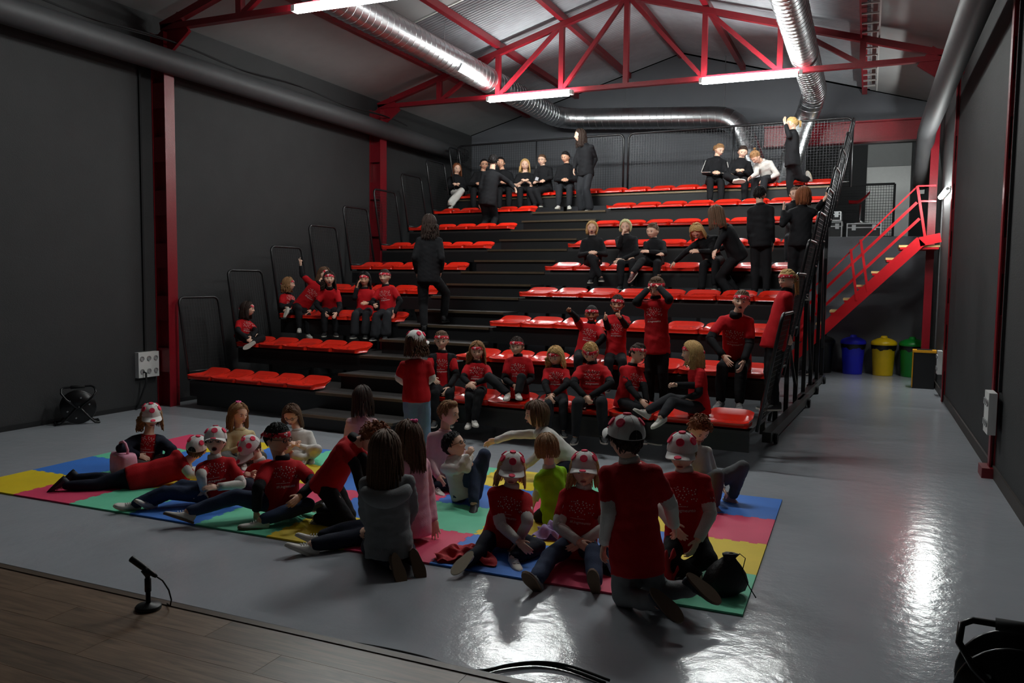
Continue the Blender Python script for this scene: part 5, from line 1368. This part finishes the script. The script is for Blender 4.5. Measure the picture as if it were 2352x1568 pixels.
person('curly-haired boy in white with his knees drawn up at the right edge of the mat', 1.30, ('z', 1612, 1150, .02), (1596, 1030), (1606, 985), (30, 32, 0), 35, pel=(1612, 1120), top='white', sleeve='long', legs='greymid', LA=((1640, 1085), (1660, 1120, -.1)), RA=((1580, 1085), (1600, 1110, -.2)), LL=((1706, 1072), (1682, 1142, .0)), RL=((1648, 1092, -.25), (1642, 1182, -.25)), toeL=(1715, 1160, -.05), toeR=(1668, 1200, -.32), hair=('curly', 'auburn'), shoes='pink', sole='cream', group=GF)
person('girl in a dotted cap and light jeans standing with her back turned', 1.36, ('z', 962, 1068, 0.0), (955, 826), (955, 788), (150, 0, 0), 176, pel=(956, 910), LA=((916, 868), (930, 880, .18)), RA=((992, 868), (978, 880, .18)), legs='light', shoes='white', hair=('wavy', 'brown', .5), cap=True, group=GF, **red_w)
# ---------------- bleachers, left block in red
person('long-haired girl in red sitting alone at the left end of the second row', 1.28, ('row', 2, 556), (564, 736), (569, 709), (78, 0, 0), 40, LA=((588, 760), (578, 780, -.3)), RA=((546, 760), (572, 782, -.32)), LL=((606, 776, -.15), (578, 790, -.38)), hair=('long', 'dark', .7), band=True, pr=True, shoes='white', toeL=(560, 800, -.42), group=GR, **red_b)
person('girl in red with light wavy hair in profile at the left of the third row', 1.25, ('row', 3, 655), (661, 676), (663, 652), (82, -2, 0), 45, LL=((686, 716, -.2), (664, 716, -.36)), toeL=(659, 734, -.44), LA=((672, 700, -.2), (660, 712, -.34)), RA='lap', hair=('wavy', 'light', .6), band=True, pr=True, shoes='white', group=GR, **red_b)
person('girl in red raising one hand in a V sign', 1.35, ('row', 3, 688), (732, 652, -.05), (744, 630, .05), (30, 0, 10), 10, pel=(690, 700, .0), RA=((694, 632), (691, 610, .0)), LA='knee', hair=('long', 'brown', .6), band=True, pr=True, hands=('relax', 'vee'), shoes='white', group=GR, **red_b)
person('girl in red calling out with her mouth open', 1.32, ('row', 3, 758), (757, 664, -.18), (756, 640, -.22), (4, -4, 0), 0, LA=((782, 712, -.25), (772, 738, -.45)), RA='knee', hair=('wavy', 'dark', .7), band=True, mouth='open', hands=('flat', 'relax'), shoes='black', group=GR, **red_b)
person('girl in red holding a hand beside her ear', 1.32, ('row', 3, 838), (838, 665), (837, 641), (-8, 2, 0), -12, RA=((814, 685, -.15), (820, 660, -.15)), LA='knee', hair=('wavy', 'black', .8), band=True, pr=False, shoes='black', skin='mid', legs='charcoal', group=GR, flare=.02, **red_b)
person('girl in red at the aisle end of the third row', 1.34, ('row', 3, 893), (886, 659), (884, 635), (-22, 2, 0), -20, LA=((920, 692), (905, 722, -.2)), RA='knee', hair=('tied', 'dark', .6), band=True, pr=True, shoes='black', hands=('fist', 'relax'), group=GR, legs='charcoal', flare=.03, **red_b)
# ---------------- bleachers, front row right
person('girl in red with an open black waistcoat at the left of the front row', 1.36, ('row', 1, 1016), (1016, 812), (1014, 781), (-4, 2, 0), 0, LA=((1048, 862), (1030, 895, -.25)), RA='knee', hair=('tied', 'brown', .6), band=True, pr=True, vest=True, shoes='black', group=GR, **red_b)
person('girl in red with long wavy fair hair and folded hands in the front row', 1.28, ('row', 1, 1094), (1096, 835), (1096, 805), (-4, 6, 0), 0, LA=((1126, 868), (1092, 880, -.25)), RA=((1064, 868), (1078, 881, -.25)), LL=((1102, 904, -.35), (1090, 964, -.42)), hair=('wavy', 'light', .8), band=True, pr=True, shoes='white', group=GR, **red_b)
person('boy in red sitting with both feet drawn up onto the front row', 1.30, ('row', 1, 1190, .25), (1190, 820), (1187, 795), (-12, 0, 0), 0, LA='lap', RA='lap', LL=((1198, 868, -.22), (1190, 902, -.30)), RL=((1122, 866, -.1), (1166, 904, -.28)), hair=('short', 'dark'), band=True, pr=True, shoes='white', group=GR, **red_b)
person('fair-haired girl in red looking down to the left in the front row', 1.26, ('row', 1, 1278), (1278, 845), (1276, 817), (-25, 18, 0), 0, LA=((1302, 882), (1272, 906, -.25)), RA=((1252, 884), (1262, 908, -.25)), hair=('wavy', 'blond', .7), band=True, pr=True, shoes='black', group=GR, legs='charcoal', **red_b)
person('fair-haired boy in red looking down at his clasped hands in the front row', 1.38, ('row', 1, 1360), (1360, 838), (1356, 809), (-4, 30, 0), 0, LA=((1404, 880), (1354, 912, -.28)), RA=((1316, 880), (1344, 912, -.28)), LL=((1382, 924, -.35), (1385, 1000, -.36)), RL=((1326, 926, -.35), (1322, 1002, -.36)), hair=('short', 'blond'), band=True, pr=True, shoes='black', hands=('fist', 'fist'), group=GR, legs='charcoal', fat=1.08, **red_b)
person('girl in red with her hair tied back turning to the right in the front row', 1.28, ('row', 1, 1436), (1452, 842), (1466, 811), (38, 4, 8), 40, LA=((1480, 890), (1488, 935, -.2)), RA=((1446, 890), (1478, 930, -.3)), hair=('pony', 'dark', .5), band=True, pr=True, shoes='black', group=GR, **red_b)
person('girl in red pointing to the left with her legs stretched out', 1.32, ('row', 1, 1606), (1600, 845), (1589, 809), (-80, 2, 0), -70, RA=((1602, 885, -.1), (1552, 884, -.2)), LA='lap', LL=((1535, 922, -.25), (1516, 958, -.42)), RL=((1540, 915, -.05), (1478, 945, -.15)), toeL=(1495, 970, -.48), toeR=(1455, 930, -.2), hair=('wavy', 'blond', .7), band=True, pr=False, shoes='white', hands=('relax', 'fist'), group=GR, legs='charcoal', **red_b)
# ---------------- bleachers, second row right
person('boy in red stretching one fist out to the left in the second row', 1.28, ('row', 2, 1344), (1358, 745), (1359, 721), (-4, 2, 0), 0, RA=((1322, 728, -.12), (1308, 714, -.3)), LA=((1386, 778), (1350, 808, -.2)), hair=('buzz', 'black'), band=True, pr=True, mouth='smile', skin='tan', hands=('relax', 'fist'), shoes='black', group=GR, fat=1.05, **red_b)
person('smiling child in red holding up both thumbs', 1.28, ('row', 2, 1414), (1418, 724), (1418, 698), (-4, 2, 4), 0, RA=((1396, 752, -.1), (1390, 732, -.38)), LA=((1438, 748, -.1), (1424, 728, -.38)), hair=('short', 'dark'), band=True, pr=True, mouth='smile', skin='mid', hands=('thumb', 'thumb'), shoes='black', group=GR, **red_b)
person('girl in red standing between the front rows with both hands on her head', 1.42, ('b', 1508, RY(1)+.62, RZ(1)), (1506, 688), (1508, 661), (-22, 10, 0), -15, pel=(1509, 786), RA=((1460, 694), (1488, 664, -.05)), LA=((1538, 686), (1514, 660, -.12)), hair=('bun', 'brown', .5), band=True, pr=True, shoes='grey', hands=('flat', 'flat'), hem=.22, group=GR, **red_b)
person('young person in red leaning forward with hands on the knees in the second row', 1.60, ('row', 2, 1692), (1690, 726, -.30), (1703, 691, -.35), (-4, 0, 6), -8, LA=((1722, 790, -.35), (1708, 830, -.45)), RA=((1630, 778, -.3), (1662, 818, -.5)), hair=('tied', 'brown', .6), band=True, pr=True, shoes='grey', hands=('relax', 'flat'), group=GR, mouth='open', **red_b)
person('girl in red with a long fair ponytail standing at the right end of the rows', 1.46, ('b', 1776, RY(1)+.60, RZ(1)), (1806, 672), (1808, 642), (-48, 4, 0), -80, pel=(1778, 782), LA=((1800, 728), (1810, 768, .05)), RA=((1815, 725), (1800, 760, .1)), hair=('pony', 'blond', 1.0), band=True, shoes='black', group=GR, hem=.12, **red_b)
# ---------------- aisle and top rows, in black
def slope_anchor(px, py):
    # where the ray meets the aisle stairs
    v = ray(px, py); best = None
    for t in np.linspace(6, 18, 1200):
        q = CPOS+v*t; yb = -q[0]*math.sin(PHI)+q[1]*math.cos(PHI); zs = ROWZ-.10+(yb-ROWY)*ROWR/ROWD
        if q[2] < zs: return ('z', px, py, float(q[2]))
    return ('z', px, py, 0.0)
person('woman in black with long dark hair climbing the aisle steps', 1.62, slope_anchor(974, 764), (986, 543), (986, 512), (160, 0, 0), 170, pel=(984, 636), RA=((1015, 592), (1012, 622, .05)), LA=((952, 592), (958, 625, .1)), LL=((972, 700), (974, 756)), RL=((1024, 672, .2), (1020, 728, .28)), hair=('wavy', 'dark', 1.0), shoes='black', sole='black', group=GU, **blk)
person('man in black standing with his back turned on the upper left rows', 1.74, ('b', 1120, RY(7)+.55, RZ(7)), (1130, 394), (1133, 370), (170, 0, 0), 168, pel=(1120, 462), RA=((1172, 420), (1182, 432, -.05)), LA='down', hair=('short', 'black'), shoes='black', sole='black', group=GB, **blk)
person('girl in white trousers with long auburn hair at the left end of the top row', 1.60, ('row', 9, 1048), (1048, 405), (1049, 388), (18, 0, 0), 0, LA='lap', RA='lap', LL=((1060, 438, -.3), (1032, 464, -.45)), RL=((1056, 444, -.32), (1036, 472, -.4)), hair=('long', 'auburn', .9), top='black', sleeve='long', legs='white', shoes='white', group=GB)
person('person in black half hidden left of the standing man', 1.62, ('row', 9, 1098), (1108, 398), (1112, 378), (8, 0, 0), 0, LA='lap', RA='lap', hair=('short', 'black'), glasses=True, shoes='brown', group=GB, skin='mid', **blk)
person('person in black with tan shoes half hidden right of the standing man', 1.62, ('row', 9, 1158), (1156, 394), (1150, 374), (-10, 0, 0), 0, LA='lap', RA='lap', hair=('short', 'black'), shoes='tan', sole='cream', group=GB, skin='mid', **blk)
person('laughing blond woman in a short-sleeved black top on the top row', 1.62, ('row', 9, 1206), (1206, 398), (1206, 379), (-6, 0, 0), 0, LA='lap', RA='lap', top='black', under=None, sleeve='tee', legs='black', hair=('long', 'blond', .6), mouth='smile', shoes='black', group=GB)
person('woman with glasses in a black roll-neck holding a phone', 1.62, ('row', 9, 1252), (1248, 385), (1245, 368), (-22, 0, 0), -12, LA=((1266, 408), (1240, 415, -.22)), RA='lap', LL=((1231, 440, -.36), (1243, 468, -.35)), RL=((1217, 437, -.3), (1229, 468, -.3)), hair=('tied', 'brown', .5), glasses=True, mouth='smile', shoes='black', group=GB, **blk)
person('woman in black with white shoes and clasped hands on the top row', 1.62, ('row', 9, 1300), (1302, 380), (1299, 361), (-30, 10, 0), -5, LA='lap', RA='lap', hair=('tied', 'black', .5), shoes='white', skin='mid', group=GB, legs='charcoal', top='black', sleeve='long', fat=1.08)
person('woman in black with long wavy hair standing on the top row', 1.66, ('b', 1346, RY(8)+.62, RZ(8)), (1344, 334), (1332, 311), (-78, 0, 0), -35, pel=(1346, 396), RA=((1322, 368), (1319, 388, -.05)), LA=((1368, 366), (1358, 388, -.05)), hair=('wavy', 'dark', .9), shoes='black', legs='charcoal', top='black', sleeve='long', flare=.02, group=GB)
person('girl in a black tracksuit top with white stripes on the sleeves', 1.58, ('row', 9, 1640), (1646, 364), (1652, 344), (38, 20, 0), 5, LA='lap', RA='lap', hair=('pony', 'light', .4), shoes='white', stripe=True, group=GB, **blk)
person('girl in black with one white shoe resting on her other knee', 1.58, ('row', 9, 1698), (1702, 368), (1706, 349), (8, 14, 8), 0, LL=None, RL=((1668, 404, -.25), (1694, 412, -.5)), toeR=(1712, 410, -.6), LA='lap', RA='lap', hair=('tied', 'dark', .5), mouth='smile', shoes='white', group=GB, **blk)
person('girl in a white jumper bent forward on the top row', 1.55, ('row', 9, 1768), (1750, 372, -.15), (1735, 360, -.25), (-42, 48, 0), -30, RA=((1738, 400, -.3), (1724, 410, -.42)), LA='lap', top='white', sleeve='long', legs='charcoal', hair=('bun', 'light', .4), shoes='white', group=GB)
person('girl in black with a ponytail standing at the right end of the top row', 1.55, ('b', 1822, RY(8)+.62, RZ(8)), (1820, 303), (1819, 284), (-82, 0, 0), -75, pel=(1820, 372), RA=((1812, 312, -.22), (1805, 287, -.12)), LA=((1826, 340), (1820, 376, -.05)), LL=((1836, 408, .05), (1856, 412, .18)), toeL=(1852, 402, .2), hair=('pony', 'blond', .5), shoes='white', sole='cream', group=GB, **blk)
# ---------------- middle rows right, in black
person('fair-haired girl in black singing with her legs crossed', 1.45, ('row', 5, 1362), (1361, 546), (1360, 524), (-4, -2, 0), 0, LA='lap', RA='lap', LL=((1356, 592, -.3), (1380, 636, -.42)), RL=((1368, 598, -.3), (1358, 640, -.36)), hair=('bob', 'blond', .4), mouth='open', shoes='black', group=GU, **blk)
person('pale blond girl in black with a finger at her mouth', 1.45, ('row', 5, 1440), (1439, 542), (1437, 521), (-8, 2, 0), 0, RA=((1422, 566, -.15), (1429, 541, -.2)), LA=((1462, 582), (1428, 596, -.2)), hair=('bob', 'pale', .3), shoes='black', hands=('relax', 'point'), group=GU, **blk)
person('girl in black with arms folded and a bunch of hair at the back', 1.42, ('row', 5, 1504), (1503, 551), (1499, 531), (-30, 4, 0), -10, RA=((1482, 580), (1505, 582, -.22)), LA=((1526, 582), (1492, 578, -.24)), RL=((1474, 600, -.3), (1452, 626, -.5)), toeR=(1440, 640, -.55), hair=('bun', 'brown', .4), shoes='redblack', sole='white', group=GU, **blk)
person('fair-haired girl in black bent far forward with one hand on the seat', 1.50, ('row', 5, 1640), (1618, 546, -.2), (1600, 530, -.3), (-12, 52, -8), -10, RA=((1578, 576, -.25), (1552, 600, -.1)), LA=((1632, 578, -.35), (1606, 577, -.4)), hair=('long', 'blond', .8), shoes='black', group=GU, **blk)
person('woman in black with long brown hair leaning over the bent girl', 1.60, ('b', 1690, RY(5)-.22, RZ(4)), (1664, 522, -.1), (1644, 492, -.15), (-140, 12, 0), -105, pel=(1694, 585), LA=((1652, 556, -.2), (1645, 572, -.25)), RA=((1680, 560, .1), (1655, 572, .1)), hair=('long', 'brown', .9), shoes='black', group=GU, **blk)
person('boy in black standing with his back turned on the middle rows', 1.50, ('b', 1746, RY(5)-.30, RZ(4)), (1747, 472), (1745, 446), (160, 0, 0), 172, pel=(1748, 556), LA='down', RA='down', hair=('short', 'black'), shoes='black', group=GU, **blk)
person('woman in black with a brown bob seen from behind near the guard panels', 1.58, ('b', 1830, RY(5)-.30, RZ(4)), (1842, 478), (1845, 449), (172, 0, 0), 176, pel=(1838, 556), LA=((1798, 515), (1800, 486, .05)), RA=((1872, 488), (1890, 462, .05)), hair=('bob', 'auburn', .5), shoes='black', hands=('flat', 'relax'), group=GU, **blk)
person('child in black facing the front behind the woman at the guard panel', 1.45, ('row', 6, 1826), (1826, 466), (1826, 446), (0, 0, 0), 0, LA='lap', RA='lap', hair=('short', 'brown'), shoes='black', legs='charcoal', top='black', sleeve='long', group=GU)
# ---------------- behind the grandstand
person('person in a red top and grey jeans behind the right guard panels', 1.55, ('z', 1840, 862, 0.0), (1838, 715), (1838, 690), (170, 0, 0), 170, pel=(1839, 775), top='red', sleeve='tee', under='skin' if False else None, legs='grey', hair=('short', 'brown'), shoes='black')
run_jobs()
